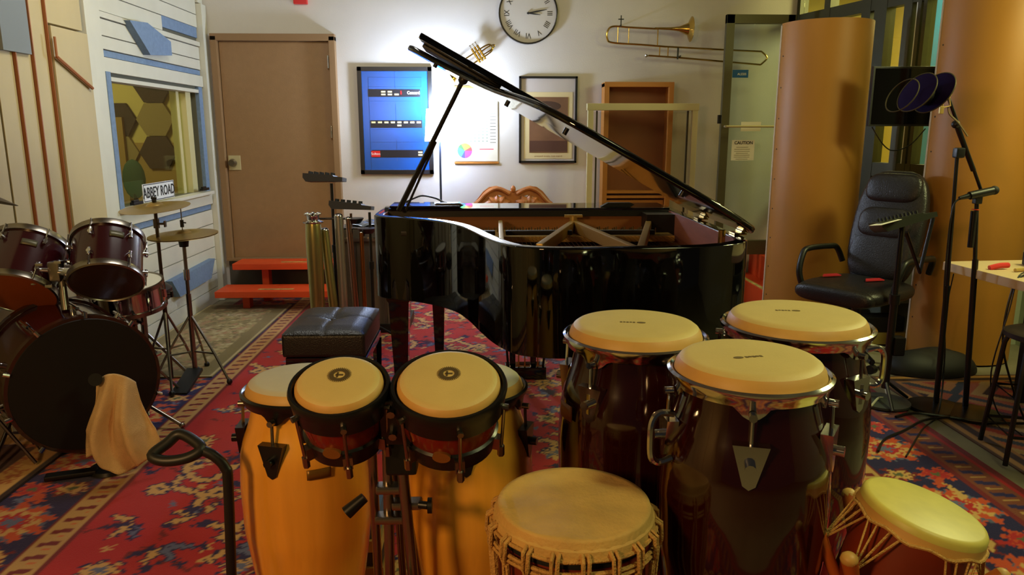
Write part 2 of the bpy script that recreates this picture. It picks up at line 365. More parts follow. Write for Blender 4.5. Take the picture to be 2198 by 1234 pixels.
MB().box(((DX0+DX1)/2, BY-.003, .17), (1.0, .02, .34)).build('kick_panel', mat('grey riser', (88, 82, 70), .8), d1)
for z in (1.98, 1.42): MB().cyl((DX1-.06, BY-.045, z-.05), (DX1-.06, BY-.045, z+.05), .009).build('hinge', CHROME, d1)
h = MB().box((DX0+.115, BY-.024, 1.165), (.10, .008, .12), bev=.003).build('lock_plate', ALU, d1, label='brushed metal lock plate')
MB().cyl((DX0+.105, BY-.028, 1.165), (DX0+.105, BY-.05, 1.165), .03, .028, 24).cyl((DX0+.105, BY-.05, 1.165), (DX0+.105, BY-.085, 1.165), .034, .026, 24).build('knob', CHROMED, h)
# ------------------------------------------------ right side: window wall, jog, side wall
A = V(2.65, 6.45, 0); B = V(3.08, 4.76, 0); dW = (B - A).normalized(); nW = V(dW.y, -dW.x, 0)
if nW.x < 0: nW = -nW
angW = atan2(dW.y, dW.x); RW = Matrix.Rotation(angW, 3, 'Z'); LW = (B - A).length
wr = thing('window_2', 'dark metal framed interior windows behind the plywood columns', 'window', (A.x, A.y, 0), kind='structure')
def wp(s0, s1, z0, z1, name, m_, t=.06, off=0.0, **k):
    c = A + dW * ((s0+s1)/2) + nW * off; return MB().box((c.x, c.y, (z0+z1)/2), (s1-s0, t, z1-z0), RW).build(name, m_, wr, **k)
for s0, s1 in ((-.06, .03), (.33, .40), (.75, .84), (.88, 1.00), (1.16, 1.23), (1.28, 1.31), (1.33, 1.36), (LW-.06, LW)): wp(s0, s1, .36, 2.9, 'mullion', BRONZEAL, .08)
for z0, z1 in ((2.28, 2.37), (.95, 1.0)): wp(0, LW, z0, z1, 'transom', BRONZEAL, .075)
wp(1.0, LW, 1.10, 1.20, 'transom', BRONZEAL, .075)
wp(0, LW, 2.86, 2.98, 'transom', BRONZEAL, .075)
wp(1.245, 1.275, 1.2, 2.9, 'weather_strip', mat('white gasket', (216, 224, 214), .6), .03)
wp(.03, LW, 1.0, 2.86, 'pane', glass('hall glass', (.93, .95, .86, 1)), .006)
wp(0.4, LW, .36, .95, 'lower_panel', mat('pale green panel', (168, 178, 148), .6), .03)
wp(0, LW, 0, .36, 'base_panel', mat('grey green panel', (110, 116, 92), .7), .05)
wp(.98, LW, 1.0, 1.1, 'lower_panel', MATS['pale green panel'], .03)
c = A + dW * .2
MB().box((A.x+.06, A.y-.1, 2.62), (.3, .05, .06)).build('closer_body', BRONZEAL, wr)
wR = thing('wall_right', 'pale right hand wall beyond the plywood columns', 'wall', (3.6, 2, 0), kind='structure')
PALE = mat('pale green wall', (190, 198, 170), .8)
MB().box((3.37, 4.82, CZ/2), (.56, .1, CZ)).build('jog', PALE, wR); MB().box((3.66, 1.68, CZ/2), (.1, 6.2, CZ)).build('side', PALE, wR)
wh = thing('wall_hall', 'yellow hallway walls beyond the interior windows', 'wall', (4.2, 6, 0), kind='structure')
YEL = mat('yellow hall wall', (222, 204, 120), .8)
MB().box((4.3, 6.5, CZ/2), (.1, 3.4, CZ)).build('hall_wall', YEL, wh)
MB().box((3.5, 8.15, CZ/2), (1.7, .1, CZ)).build('hall_wall', YEL, wh)
MB().box((3.95, 4.82, CZ/2), (.6, .1, CZ)).build('hall_wall', YEL, wh)
MB().box((3.45, 6.5, 0.30), (1.6, 3.3, .05)).build('hall_floor', CONC, wh)
MB().box((3.45, 6.5, CZ), (1.6, 3.3, .05)).build('hall_ceiling', CEIL, wh)
MB().box((2.62, 7.3, CZ/2), (.06, 1.6, CZ)).build('hall_wall', YEL, wh)
MB().box((4.23, 6.98, 1.6), (.04, .66, 2.5)).build('hall_banner', mat('blue hall curtain', (60, 140, 205), .7, noise=.1, ns=3), wh, label='blue curtain hanging in the hallway')
# open glass door
d2 = thing('door_2', 'open glass door with metal frame in the right back corner', 'door', (2.2, 6.2, .38), kind='structure')
gx0, gx1, gz0, gz1, gy = 1.94, 2.50, .40, 2.335, 6.2
DF = mat('olive metal door frame', (96, 92, 66), .4, .4)
for c, d in (((gx0+.033, gy, (gz0+gz1)/2), (.066, .045, gz1-gz0)), ((gx1-.035, gy, (gz0+gz1)/2), (.06, .045, gz1-gz0))): MB().box(c, d, bev=.003).build('stile', DF, d2)
for c, d in ((((gx0+gx1)/2, gy, gz1-.035), (gx1-gx0, .045, .07)), (((gx0+gx1)/2, gy, gz0+.06), (gx1-gx0, .045, .12))): MB().box(c, d, bev=.003).build('rail', DF, d2)
MB().box(((gx0+gx1)/2, gy, (gz0+gz1)/2), (gx1-gx0-.1, .008, gz1-gz0-.1)).build('pane', glass('door glass', (.88, .94, .96, 1)), d2)  # bluish tint stands in for a blue room reflected in the pane
MB().cyl((gx0+.03, gy-.06, 1.462), (gx1, gy-.06, 1.462), .009).cyl((gx0+.03, gy-.06, 1.462), (gx0+.03, gy-.02, 1.462), .009).cyl((gx1-.03, gy-.06, 1.462), (gx1-.03, gy-.02, 1.462), .009).build('push_bar', ALU, d2)
MB().box((2.19, gy-.012, 1.462), (.165, .004, .075)).build('label_strip', PAPER, d2)
MB().box((gx0-.012, gy, 1.52), (.025, .03, .07), bev=.004).build('latch', BLACK, d2)
st = MB().box((2.078, gy-.008, 1.88), (.13, .002, .062)).build('sticker', mat('sticker blue', (20, 84, 140), .4), d2, label='blue sticker')
text('ALESIS', .026, WY(2.09, gy-.0095, 1.876), PAPER, st)
cs = MB().box((2.137, gy-.008, 1.27), (.19, .002, .165)).build('notice', PAPER, d2, label='white CAUTION notice')
text('CAUTION', .036, WY(2.14, gy-.0095, 1.33), INK, cs, sx=.95, bold=.0006)
b = MB()
for i in range(7): b.box((2.13, gy-.0095, 1.295-.016*i), (.13 if i % 3 else .10, .001, .004))
b.build('fine_print', mat('faded ink', (150, 146, 120), .8), cs)

# ------------------------------------------------ steps
s1 = thing('wooden_steps', 'orange wooden steps up to the tan door', 'steps', (-1.6, 5.95, 0))
def step(par, x0, x1, y0, y1, z, legs):
    MB().box(((x0+x1)/2, (y0+y1)/2, z-.025), (x1-x0, y1-y0, .05), bev=.004).build('tread', ORANGE, par)
    for lx in legs: MB().box((lx, (y0+y1)/2, (z-.05+.022)/2), (.055, .09, z-.072)).build('leg', ORANGE, par)
step(s1, -2.14, -1.02, 5.84, 6.14, .18, (-1.93, -1.2)); step(s1, -2.08, -1.0, 6.12, 6.38, .355, (-1.84, -1.2))
TAPE = mat('worn grip tape', (176, 160, 84), .8, noise=.5, ns=30)
MB().box((-1.68, 5.93, .1815), (.28, .03, .002)).build('grip_tape', TAPE, s1); MB().box((-1.55, 6.2, .3565), (.3, .025, .002)).build('grip_tape', TAPE, s1)
s2 = thing('wooden_steps', 'orange wooden steps to the glass door, right of the piano', 'steps', (2.45, 5.9, 0))
MB().box((2.44, 5.92, .107), (.52, 1.0, .186), bev=.004).build('tread', ORANGE, s2)
MB().box((2.48, 6.06, .30), (.30, .72, .2), bev=.004).build('tread', ORANGE, s2)
MB().box((2.205, 5.92, .2015), (.035, .98, .003)).build('grip_tape', TAPE, s2)
MB().box((2.35, 6.06, .3), (.004, .7, .006)).build('joint', mat('dark joint', (40, 10, 4), .9), s2)

# ================================================================== RUGS (knot by knot colours)
def hexl(r, g, b): return np.array([lin(r), lin(g), lin(b)])
class Rug:
    def __init__(s, x0, x1, y0, y1, res):
        s.x0, s.x1, s.y0, s.y1, s.res = x0, x1, y0, y1, res
        s.nx = int((x1-x0)/res)+1; s.ny = int((y1-y0)/res)+1
        xs = np.linspace(x0, x1, s.nx); ys = np.linspace(y0, y1, s.ny); s.X, s.Y = np.meshgrid(xs, ys)
        s.col = np.zeros((s.ny, s.nx, 3)); s.rng = np.random.RandomState(5)
        # jagged weave: coordinates jump in small steps
        q = .016; s.JX = s.X + .006*np.sin(s.Y*2*pi/.045) + .004*np.sign(np.sin(s.Y*2*pi/.028)); s.JY = s.Y + .005*np.sign(np.sin(s.X*2*pi/.033))
    def win(s, cx, cy, r):
        i0 = max(0, int((cx-r-s.x0)/s.res)); i1 = min(s.nx, int((cx+r-s.x0)/s.res)+2); j0 = max(0, int((cy-r-s.y0)/s.res)); j1 = min(s.ny, int((cy+r-s.y0)/s.res)+2)
        return (slice(j0, j1), slice(i0, i1)) if i1 > i0 and j1 > j0 else None
    def blob(s, cx, cy, rx, ry, a, c, lobes=0, amp=0, mask=None):
        R = max(rx, ry)*(1+amp)+.01; W_ = s.win(cx, cy, R)
        if W_ is None: return
        dx = s.JX[W_]-cx; dy = s.JY[W_]-cy; u = (dx*cos(a)+dy*sin(a))/rx; v = (-dx*sin(a)+dy*cos(a))/ry
        d = np.hypot(u, v); th = np.arctan2(v, u); lim = 1 + (amp*np.cos(lobes*th) if lobes else 0)
        k = d < lim
        if mask is not None: k &= mask[W_]
        s.col[W_][k] = c
    def line(s, pts, wd, c, mask=None):
        for (ax, ay), (bx, by) in zip(pts, pts[1:]):
            cx, cy = (ax+bx)/2, (ay+by)/2; R = hypot(bx-ax, by-ay)/2+wd+.01; W_ = s.win(cx, cy, R)
            if W_ is None: continue
            px = s.JX[W_]-ax; py = s.JY[W_]-ay; ex, ey = bx-ax, by-ay; l2 = ex*ex+ey*ey+1e-9
            t = np.clip((px*ex+py*ey)/l2, 0, 1); k = np.hypot(px-t*ex, py-t*ey) < wd
            if mask is not None: k &= mask[W_]
            s.col[W_][k] = c
    def build(s, name, label, z, mname, th=.012):
        me = bpy.data.meshes.new(name); nv = s.nx*s.ny
        co = np.zeros((nv, 3), 'f'); co[:, 0] = s.X.ravel()-s.x0; co[:, 1] = s.Y.ravel()-s.y0; co[:, 2] = th
        idx = np.arange(nv).reshape(s.ny, s.nx); q = np.stack([idx[:-1, :-1], idx[:-1, 1:], idx[1:, 1:], idx[1:, :-1]], -1).reshape(-1, 4)
        # skirt down to the floor
        edge = np.concatenate([idx[0, :], idx[1:, -1], idx[-1, -2::-1], idx[-2:0:-1, 0]]); n = len(edge)
        sk = co[edge].copy(); sk[:, 2] = 0; co = np.concatenate([co, sk]); a = np.arange(n)+nv
        q2 = np.stack([edge, a, np.roll(a, -1), np.roll(edge, -1)], -1); q = np.concatenate([q, q2])
        me.vertices.add(len(co)); me.vertices.foreach_set('co', co.ravel()); me.loops.add(q.size); me.loops.foreach_set('vertex_index', q.ravel().astype('i'))
        me.polygons.add(len(q)); me.polygons.foreach_set('loop_start', (np.arange(len(q))*4).astype('i')); me.update(calc_edges=True)
        at = me.color_attributes.new('weave', 'FLOAT_COLOR', 'POINT'); c4 = np.ones((len(co), 4), 'f'); c4[:nv, :3] = s.col.reshape(-1, 3); c4[nv:, :3] = s.col.reshape(-1, 3)[edge]*.6
        at.data.foreach_set('color', c4.ravel()); me.materials.append(vcol_mat(mname)); me.shade_flat()
        o = bpy.data.objects.new(name, me); C.objects.link(o); o.location = (s.x0, s.y0, z); return tag(o, label, 'rug')
cRED = hexl(172, 32, 38); cNAVY = hexl(30, 26, 74); cBEI = hexl(196, 152, 92); cORG = hexl(190, 72, 40); cBLU = hexl(92, 98, 128); cDR = hexl(112, 26, 34); cGRN = hexl(84, 92, 62); cPINK = hexl(206, 92, 86)
def flower(R, x, y, r, mask=None, pal=None):
    p = pal or [cBEI, cNAVY, cBLU]; n = R.rng.randint(5, 8); a = R.rng.rand()*6.28
    R.blob(x, y, r*1.15, r*.95, a, p[1], n, .28, mask); R.blob(x, y, r*.92, r*.75, a, p[0], n, .3, mask); R.blob(x, y, r*.42, r*.36, a, p[2], n, .2, mask)
def leafs(R, x, y, r, mask=None):
    a0 = R.rng.rand()*6.28
    for k in range(4):
        a = a0 + k*.75; c = [cBEI, cNAVY, cBEI, cBLU][(k+R.rng.randint(2)) % 4]; ex = x+cos(a)*r*.8; ey = y+sin(a)*r*.8
        R.blob(ex, ey, r*.72, r*.27, a, cNAVY if c is not cNAVY else cDR, 3, .1, mask); R.blob(ex, ey, r*.58, r*.17, a, c, 3, .1, mask)
def scroll(R, x, y, L_, mask=None):
    a = R.rng.rand()*6.28; s_ = R.rng.choice([-1, 1]); P = []
    for k in range(15):
        t = k/14; ang = (t-.5)*5.2*s_; P.append((L_*(t-.5)*1.2+.07*sin(ang*2.5), L_*.5*sin(ang*1.25)*s_))
    P = [(x+px*cos(a)-py*sin(a), y+px*sin(a)+py*cos(a)) for px, py in P]
    R.line(P, .026, cNAVY, mask); R.line(P, .015, cBEI, mask)
    R.blob(P[0][0], P[0][1], .034, .026, a, cNAVY, 4, .3, mask); R.blob(P[-1][0], P[-1][1], .03, .024, a, cBEI, 4, .3, mask)
R = Rug(-2.10, 2.16, .4, 6.38, .0095)
D = np.minimum(np.minimum(R.X-R.x0, R.x1-R.X), R.Y-R.y0)
R.col[:] = cRED
field = D > .645
# border bands
def band(a, b, c): R.col[(D >= a) & (D < b)] = c
band(0, .03, cDR); band(.03, .05, cRED*.9); band(.05, .18, hexl(120, 62, 44)); band(.18, .2, cDR); band(.2, .505, cNAVY); band(.505, .52, cDR); band(.52, .625, cBEI*.85); band(.625, .645, cDR)
# guard dashes
T = np.where((D == R.Y-R.y0), R.X, R.Y)
for lo, hi, per, cc in ((.53, .615, .085, cDR), (.06, .17, .1, cNAVY*1.3)):
    ph = (T/per) % 1; u = (D-lo)/(hi-lo); k = (D > lo) & (D < hi) & (np.abs(ph-.5-.22*(u-.5)) < .16) & (u > .12) & (u < .88); R.col[k] = cc
    k = (D > lo) & (D < hi) & (np.abs(ph-.0-.12*(u-.5)) < .09) & (u > .2) & (u < .8); R.col[k] = hexl(196, 90, 50) if lo > .3 else cBEI*.8
bm_ = (D > .2) & (D < .505)
def borderrun(side):
    y = R.y0+.1; i = 0
    while (y < R.y1) if side != 'n' else (y < R.x1-R.x0):
        c = {'l': lambda d: (R.x0+d, y), 'r': lambda d: (R.x1-d, y), 'n': lambda d: (R.x0+y-R.y0, R.y0+d)}[side]
        if i % 2 == 0:
            x_, y_ = c(.35); 
            R.blob(x_, y_, .155, .125, .3*i, cBLU*.8, 9, .12, bm_); R.blob(x_, y_, .145, .115, .3*i, cORG, 9, .22, bm_); R.blob(x_, y_, .105, .08, .3*i, cBEI, 8, .22, bm_); R.blob(x_, y_, .07, .055, .3*i, cRED, 8, .2, bm_); R.blob(x_, y_, .035, .03, 0, cBLU, 5, .3, bm_)
        else:
            for dd, cc in ((.27, cRED), (.43, cBEI)):
                x_, y_ = c(dd); R.blob(x_, y_, .07, .055, .7*i, cORG if cc is cRED else cDR, 6, .3, bm_); R.blob(x_, y_, .05, .04, .7*i, cc, 6, .3, bm_); R.blob(x_, y_, .02, .018, 0, cGRN, mask=bm_)
        for q in range(5):
            dd = .23+.25*R.rng.rand(); off = .1+.2*R.rng.rand(); x_, y_ = c(dd); a = R.rng.rand()*3
            if side == 'n': x_ += off
            else: y_ += off
            R.blob(x_, y_, .042+.02*R.rng.rand(), .018, a, [cORG, cBEI, cRED, cBLU][q % 4], 3, .2, bm_)
        y += .26; i += 1
for s_ in 'lrn': borderrun(s_)
k = 0; gy_ = R.y0+.75
while gy_ < R.y1:
    gx_ = R.x0+.78+(.17 if k % 2 else 0)
    while gx_ < R.x1-.7:
        x_ = gx_+R.rng.uniform(-.05, .05); y_ = gy_+R.rng.uniform(-.04, .04); t = R.rng.rand()
        if t < .16: scroll(R, x_, y_, .26, field)
        elif t < .48: leafs(R, x_, y_, .085, field)
        elif t < .8: flower(R, x_, y_, .06, field, [[cBEI, cNAVY, cBLU], [cBLU, cNAVY, cBEI], [cBEI, cDR, cGRN]][R.rng.randint(3)])
        else: R.line([(x_-.1, y_), (x_-.03, y_+.05), (x_+.05, y_-.02), (x_+.12, y_+.04)], .008, cDR, field); R.blob(x_+.1, y_+.05, .035, .02, .5, cBEI, 4, .3, field); R.blob(x_-.08, y_, .03, .018, 1., cNAVY, 4, .3, field)
        for q in range(3):
            ax = x_+R.rng.uniform(-.16, .16); ay = y_+R.rng.uniform(-.13, .13); R.blob(ax, ay, .026, .013, R.rng.rand()*3, [cBEI, cNAVY, cBLU, cDR][R.rng.randint(4)], 4, .3, field)
        gx_ += .25
    gy_ += .18; k += 1
R.build('persian_rug', 'large red persian rug with navy floral border under piano and drums', 0, 'red rug wool')
# pale rug by the steps
R = Rug(-2.27, -1.60, 4.22, 6.08, .011); cP = hexl(150, 132, 84); cP2 = hexl(112, 98, 58); cP3 = hexl(176, 160, 116)
R.col[:] = cP; D = np.minimum(np.minimum(R.X-R.x0, R.x1-R.X), np.minimum(R.Y-R.y0, R.y1-R.Y))
for q in range(900):
    R.blob(R.rng.uniform(R.x0, R.x1), R.rng.uniform(R.y0, R.y1), R.rng.uniform(.012, .04), R.rng.uniform(.008, .02), R.rng.rand()*3, [cP2, cP3, cP2*1.1, hexl(160, 120, 84)][q % 4], 4, .3, D > .11)
R.col[(D > .02) & (D < .11)] = cP2*1.15; R.col[(D > .0) & (D < .02)] = cP3*1.1
R.build('pale_rug', 'worn olive beige rug lying before the tan door', .0135, 'pale rug wool', .008)
# dark maroon rug bottom left
R = Rug(-2.28, -1.885, .6, 3.42, .010); cM = hexl(70, 20, 18); R.col[:] = cM
D = np.minimum(R.x1-R.X, R.y1-R.Y)
for q in range(70): R.blob(R.rng.uniform(R.x0, R.x1), R.rng.uniform(R.y0, R.y1), .06, .022, R.rng.rand()*3, [hexl(178, 98, 48), hexl(120, 50, 24)][q % 2], 5, .3)
R.col[(D < .03)] = hexl(40, 14, 12); bb = (D > .03) & (D < .15); R.col[bb] = hexl(206, 156, 86)
for q in range(120):
    R.blob(R.x1-.09+R.rng.uniform(-.05, .05), R.rng.uniform(R.y0, R.y1), .022, .012, R.rng.rand()*3, hexl(176, 92, 44), 4, .3, bb)
R.build('dark_rug', 'dark maroon rug with sandy border under the drum kit', .0135, 'maroon rug wool', .01)
# kilim on the right
R = Rug(2.27, 3.5, 2.2, 4.12, .011); R.col[:] = hexl(178, 84, 36)
Pp = [hexl(186, 96, 40), hexl(196, 160, 92), hexl(60, 30, 26), hexl(178, 60, 34), hexl(190, 130, 62), hexl(48, 62, 66)]
dz = (np.abs(((R.X-R.x0)/.62) % 1-.5)*1.3 + np.abs(((R.Y-R.y0)/.8) % 1-.5)*1.6); ii = (np.floor(dz/.14).astype(int)) % 6
for n_, cc in enumerate(Pp): R.col[ii == n_] = cc
D = np.minimum(np.minimum(R.X-R.x0, R.x1-R.X), np.minimum(R.Y-R.y0, R.y1-R.Y))
R.col[D < .12] = hexl(176, 120, 54); R.col[D < .09] = hexl(66, 44, 28); R.col[D < .05] = hexl(190, 140, 70); R.col[D < .015] = hexl(90, 60, 30)
R.build('kilim_rug', 'orange kilim with diamond pattern under the black stool', .001, 'kilim wool', .006)

# ================================================================== WALL THINGS
# blue poster
PF = BY-.02
po = thing('poster_frame', 'blue poster in thin black frame, left of the floor lamp', 'picture', (-.735, BY, 1.07))
def pframe(par, x0, x1, z0, z1, wd, m_, y=BY, d=.03):
    for c, q in ((((x0+x1)/2, y-d/2, z1-wd/2), (x1-x0, d, wd)), (((x0+x1)/2, y-d/2, z0+wd/2), (x1-x0, d, wd)), ((x0+wd/2, y-d/2, (z0+z1)/2), (wd, d, z1-z0)), ((x1-wd/2, y-d/2, (z0+z1)/2), (wd, d, z1-z0))):
        MB().box(c, q, bev=.002).build('frame', m_, par)
pframe(po, -1.045, -.43, 1.068, 1.945, .035, BLACK)
pr = MB().box((-.737, BY-.010, 1.507), (.56, .012, .82)).build('print', mat('poster blue', (14, 82, 160), .25, noise=.06, ns=2), po)
LN = mat('poster line blue', (14, 72, 140), .4); yq = BY-.0168
b = MB()
for z in (1.86, 1.785, 1.67, 1.44, 1.335, 1.215, 1.10): b.box((-.737, yq, z), (.44, .001, .003))
for z in (1.82, 1.555, 1.265): b.box((-.737, yq, z), (.003, .001, .18))
for x in (-.955, -.52): b.box((x, yq, 1.48), (.003, .001, .78))
b.build('line_drawing', LN, pr)
for k, (z, x0) in enumerate(((1.735, -.96), (1.483, -.95), (1.238, -.945))):
    MB().box((x0+.215, yq-.0005, z), (.43, .0015, .062)).build('black_strip', mat('strip black', (20, 22, 30), .4), pr)
TG = mat('cream tag', (214, 196, 140), .5)
class TB:
    def box(s, c, d): MB().box(c, d).build('tag', TG, pr); return s
b = TB()
for i in range(8): b.box((-.925+i*.054, yq-.002, 1.497), (.034, .001, .014))
b.box((-.71, yq-.002, 1.472), (.034, .001, .014))
for i in range(2):
    for j in range(2): b.box((-.835+.054*i, yq-.002, 1.746-.022*j), (.036, .001, .013))
b.box((-.725, yq-.002, 1.724), (.036, .001, .013)); b.box((-.54, yq-.002, 1.25), (.036, .001, .013)).box((-.54, yq-.002, 1.228), (.036, .001, .013))
MB().box((-.915, yq-.002, 1.237), (.075, .001, .05)).build('red_badge', RED, pr); text('Solton', .03, WY(-.915, yq-.003, 1.237), PAPER, pr)
text('Concord', .036, WY(-.585, yq-.003, 1.737), PAPER, pr, sx=.8, bold=.0006)
MB().box((-.688, yq-.002, 1.738), (.01, .001, .03)).build('red_badge', RED, pr)
# red alarm
al = thing('fire_alarm', 'red fire alarm above the tan door', 'alarm', (-1.475, BY, 2.43))
MB().box((-1.475, BY-.02, 2.50), (.11, .04, .14), bev=.006).build('body', RED, al); MB().box((-1.475, BY-.045, 2.52), (.07, .012, .05), bev=.004).build('strobe', PAPER, al)
# calendar
ca = thing('calendar', 'wall calendar chart with a rainbow colour wheel, right of the lamp', 'calendar', (-.065, BY, 1.15))
MB().box((-.065, BY-.006, 1.475), (.36, .005, .60)).build('sheet', PAPER, ca)
MB().box((-.065, BY-.01, 1.162), (.375, .018, .018), bev=.003).build('bottom_rail', PINEF, ca); MB().box((-.065, BY-.01, 1.785), (.375, .018, .018), bev=.003).build('top_rail', PINEF, ca)
b = MB()
for i in range(7):
    for j in range(13): b.box((-.18+.034*i, BY-.0092, 1.66-.0265*j), (.016, .001, .010))
b.build('grid_print', mat('pale grid ink', (150, 166, 150), .8), ca)
b = MB()
for j in range(14): b.box((.075, BY-.0092, 1.675-.0265*j), (.05, .001, .004))
b.build('line_print', INK, ca)
MB().box((-.06, BY-.0092, 1.735), (.26, .001, .004)).build('pink_line', mat('pink ink', (220, 60, 90), .8), ca)
MB().box((.02, BY-.0092, 1.275), (.12, .001, .006)).build('pink_line', mat('pink ink', (220, 60, 90), .8), ca)
import colorsys
wm = [mat('wheel colour %d' % i, tuple(int(255*v) for v in colorsys.hsv_to_rgb((i/12) % 1, .62, .95)), .7) for i in range(12)]
b = MB()
for i in range(12):
    a0, a1 = 2*pi*i/12, 2*pi*(i+1)/12; b.mi = i
    b.poly([V(-.165, BY-.0095, 1.262)] + [V(-.165+.062*cos(a), BY-.0095, 1.262+.062*sin(a)) for a in (a0, (a0+a1)/2, a1)])
b.build('colour_wheel', wm, ca)
# sepia picture
pc = thing('framed_picture', 'sepia airship picture with cream mat in narrow black frame', 'picture', (.54, BY, 1.158))
pframe(pc, .295, .785, 1.16, 1.873, .018, BLACK)
MB().box((.54, BY-.008, 1.517), (.46, .012, .68)).build('backing', mat('pale board', (186, 176, 168), .8), pc)
MB().box((.54, BY-.0155, 1.47), (.41, .003, .55)).build('picture_mat', MATB, pc)
q = MB().box((.545, BY-.018, 1.475), (.325, .003, .46)).build('print', PICT, pc)
MB().ell((.53, BY-.0195, 1.63), (.12, .001, .042), 20).build('airship', mat('dark sepia', (70, 46, 34), .6), q)
MB().box((.545, BY-.02, 1.30), (.32, .001, .09)).build('ground', mat('dark sepia2', (82, 50, 36), .6), q)
text('A I R S H I P   O V E R   T H E   F I E L D', .014, WY(.545, BY-.0175, 1.215), mat('brown ink', (120, 70, 40), .8), pc)
# clock
ck = thing('wall_clock', 'round white wall clock with roman numerals in thin dark rim', 'clock', (.366, BY, 2.40))
CM = WY(.37, BY, 2.372); R0 = .243
MB().lathe([(0, .012), (R0-.008, .012), (R0-.008, 0), (0, 0)], 48, CM).build('dial', mat('clock dial', (196, 190, 180), .5), ck)
MB().lathe([(R0-.012, .0), (R0-.012, .02), (R0-.006, .03), (R0, .028), (R0+.002, 0)], 48, CM).build('rim', mat('dark brass rim', (40, 34, 22), .25, .6), ck)
num = ['XII', 'I', 'II', 'III', 'IIII', 'V', 'VI', 'VII', 'VIII', 'IX', 'X', 'XI']
for i, t in enumerate(num):
    a = pi/2 - i*pi/6; rr = .175
    text(t, .062, CM @ Matrix.Translation((rr*cos(a), rr*sin(a), .0125)) @ Matrix.Rotation(a-pi/2, 4, 'Z'), INK, ck, name='numeral', sx=.85)
def hand(ang, ln, wd, nm): MB().prism([(-.012, -wd*.6), (ln*.45, -wd), (ln, -.0015), (ln, .0015), (ln*.45, wd), (-.012, wd*.6)], .015, .018, CM @ Matrix.Rotation(ang, 4, 'Z')).build(nm, INK, ck)
hand(radians(11), .155, .006, 'minute_hand'); hand(radians(-7), .10, .005, 'hour_hand')
MB().cyl(CM @ V(0, 0, .012), CM @ V(0, 0, .022), .009).build('hub', INK, ck)
# trumpet on the wall
tp = thing('trumpet', 'brass trumpet hung on the wall behind the raised piano lid', 'trumpet', (0, BY, 2.0))
TM = Matrix.Translation((-.03, BY-.065, 2.045)) @ Matrix.Rotation(radians(-32), 4, 'Y')
b = MB(); g = lambda p: TM @ V(*p)
b.tube([g(p) for p in catmull([(-.30, 0, .03), (-.1, 0, .03), (.08, 0, .03), (.115, 0, 0), (.08, 0, -.035), (-.1, 0, -.035)], 5)], .0065, 8).build('tubing', BRASS, tp)
MB().lathe([(.007, 0), (.0075, .12), (.010, .18), (.018, .24), (.035, .28), (.052, .30), (.055, .298), (.05, .292), (.034, .27), (.015, .22), (.006, .17)], 24, TM @ Matrix.Translation((.0, 0, -.035)) @ Matrix.Rotation(radians(-90), 4, 'Y')).build('bell', BRASS, tp)
for i in range(3):
    x = -.035+i*.026; v = MB().cyl(g((x, 0, -.06)), g((x, 0, .07)), .0105).build('valve', BRASS, tp)
    MB().cyl(g((x, 0, .07)), g((x, 0, .095)), .003).cyl(g((x, 0, .095)), g((x, 0, .10)), .008).build('finger_button', CHROME, v)
MB().tube([g(p) for p in catmull([(.02, 0, -.02), (.10, 0, -.02), (.14, 0, -.005), (.10, 0, .01), (.02, 0, .01)], 4)], .006).build('tuning_slide', BRASS, tp)
MB().cyl(g((.0, .0, 0)), (g((0, .0, 0))[0], BY, g((0, 0, 0))[2]), .005).build('hook', BLACK, tp)
# trombone
tb = thing('trombone', 'brass trombone hung horizontally on the wall beside the glass door', 'trombone', (1.5, BY, 2.15))
yb = BY-.09
cT = lambda L_: [V(x, yb, z) for x, z in L_]
MB().tube(catmull(cT([(1.42, 2.245), (1.2, 2.255), (1.06, 2.262), (1.015, 2.225), (1.015, 2.165), (1.06, 2.135), (1.3, 2.12), (1.5, 2.105)]), 5), .008).build('bell_tube', BRASS, tb)
MB().lathe([(.008, 0), (.011, .12), (.018, .2), (.03, .25), (.055, .285), (.098, .30), (.101, .297), (.09, .29), (.05, .272), (.02, .2), (.006, .1)], 28, Matrix.Translation((1.40, yb-.02, 2.246)) @ Matrix.Rotation(radians(91), 4, 'Y')).build('bell', BRASS, tb)
MB().tube(cT([(1.45, 2.108), (2.0, 2.082), (2.3, 2.07)]), .0075).tube(cT([(1.36, 2.035), (1.6, 2.02), (2.3, 1.965)]), .0075).tube(catmull(cT([(2.3, 2.07), (2.35, 2.02), (2.3, 1.965)]), 5), .0075).build('slide', BRASS, tb)
b = MB()
for x, z0, z1 in ((1.10, 2.13, 2.258), (1.19, 2.127, 2.255), (1.43, 2.11, 2.245), (1.45, 2.03, 2.11), (1.52, 2.025, 2.105)): MB().cyl((x, yb, z0), (x, yb, z1), .0045, n=8).build('brace', BRASS, tb)
MB().lathe([(.004, 0), (.005, .05), (.014, .07), (.015, .075), (.010, .07)], 14, Matrix.Translation((1.41, yb, 2.033)) @ Matrix.Rotation(radians(-90), 4, 'Y')).build('mouthpiece', CHROME, tb)
MB().cyl((1.12, BY, 2.27), (1.12, yb-.03, 2.27), .005).box((1.12, yb-.02, 2.30), (.008, .008, .09)).box((1.12, yb-.02, 2.315), (.045, .008, .008)).build('wall_hook', BLACK, tb)
MB().cyl((1.62, BY, 2.03), (1.62, yb-.02, 2.03), .006).box((1.60, yb-.01, 2.05), (.012, .012, .09)).build('wall_hook', BLACK, tb)
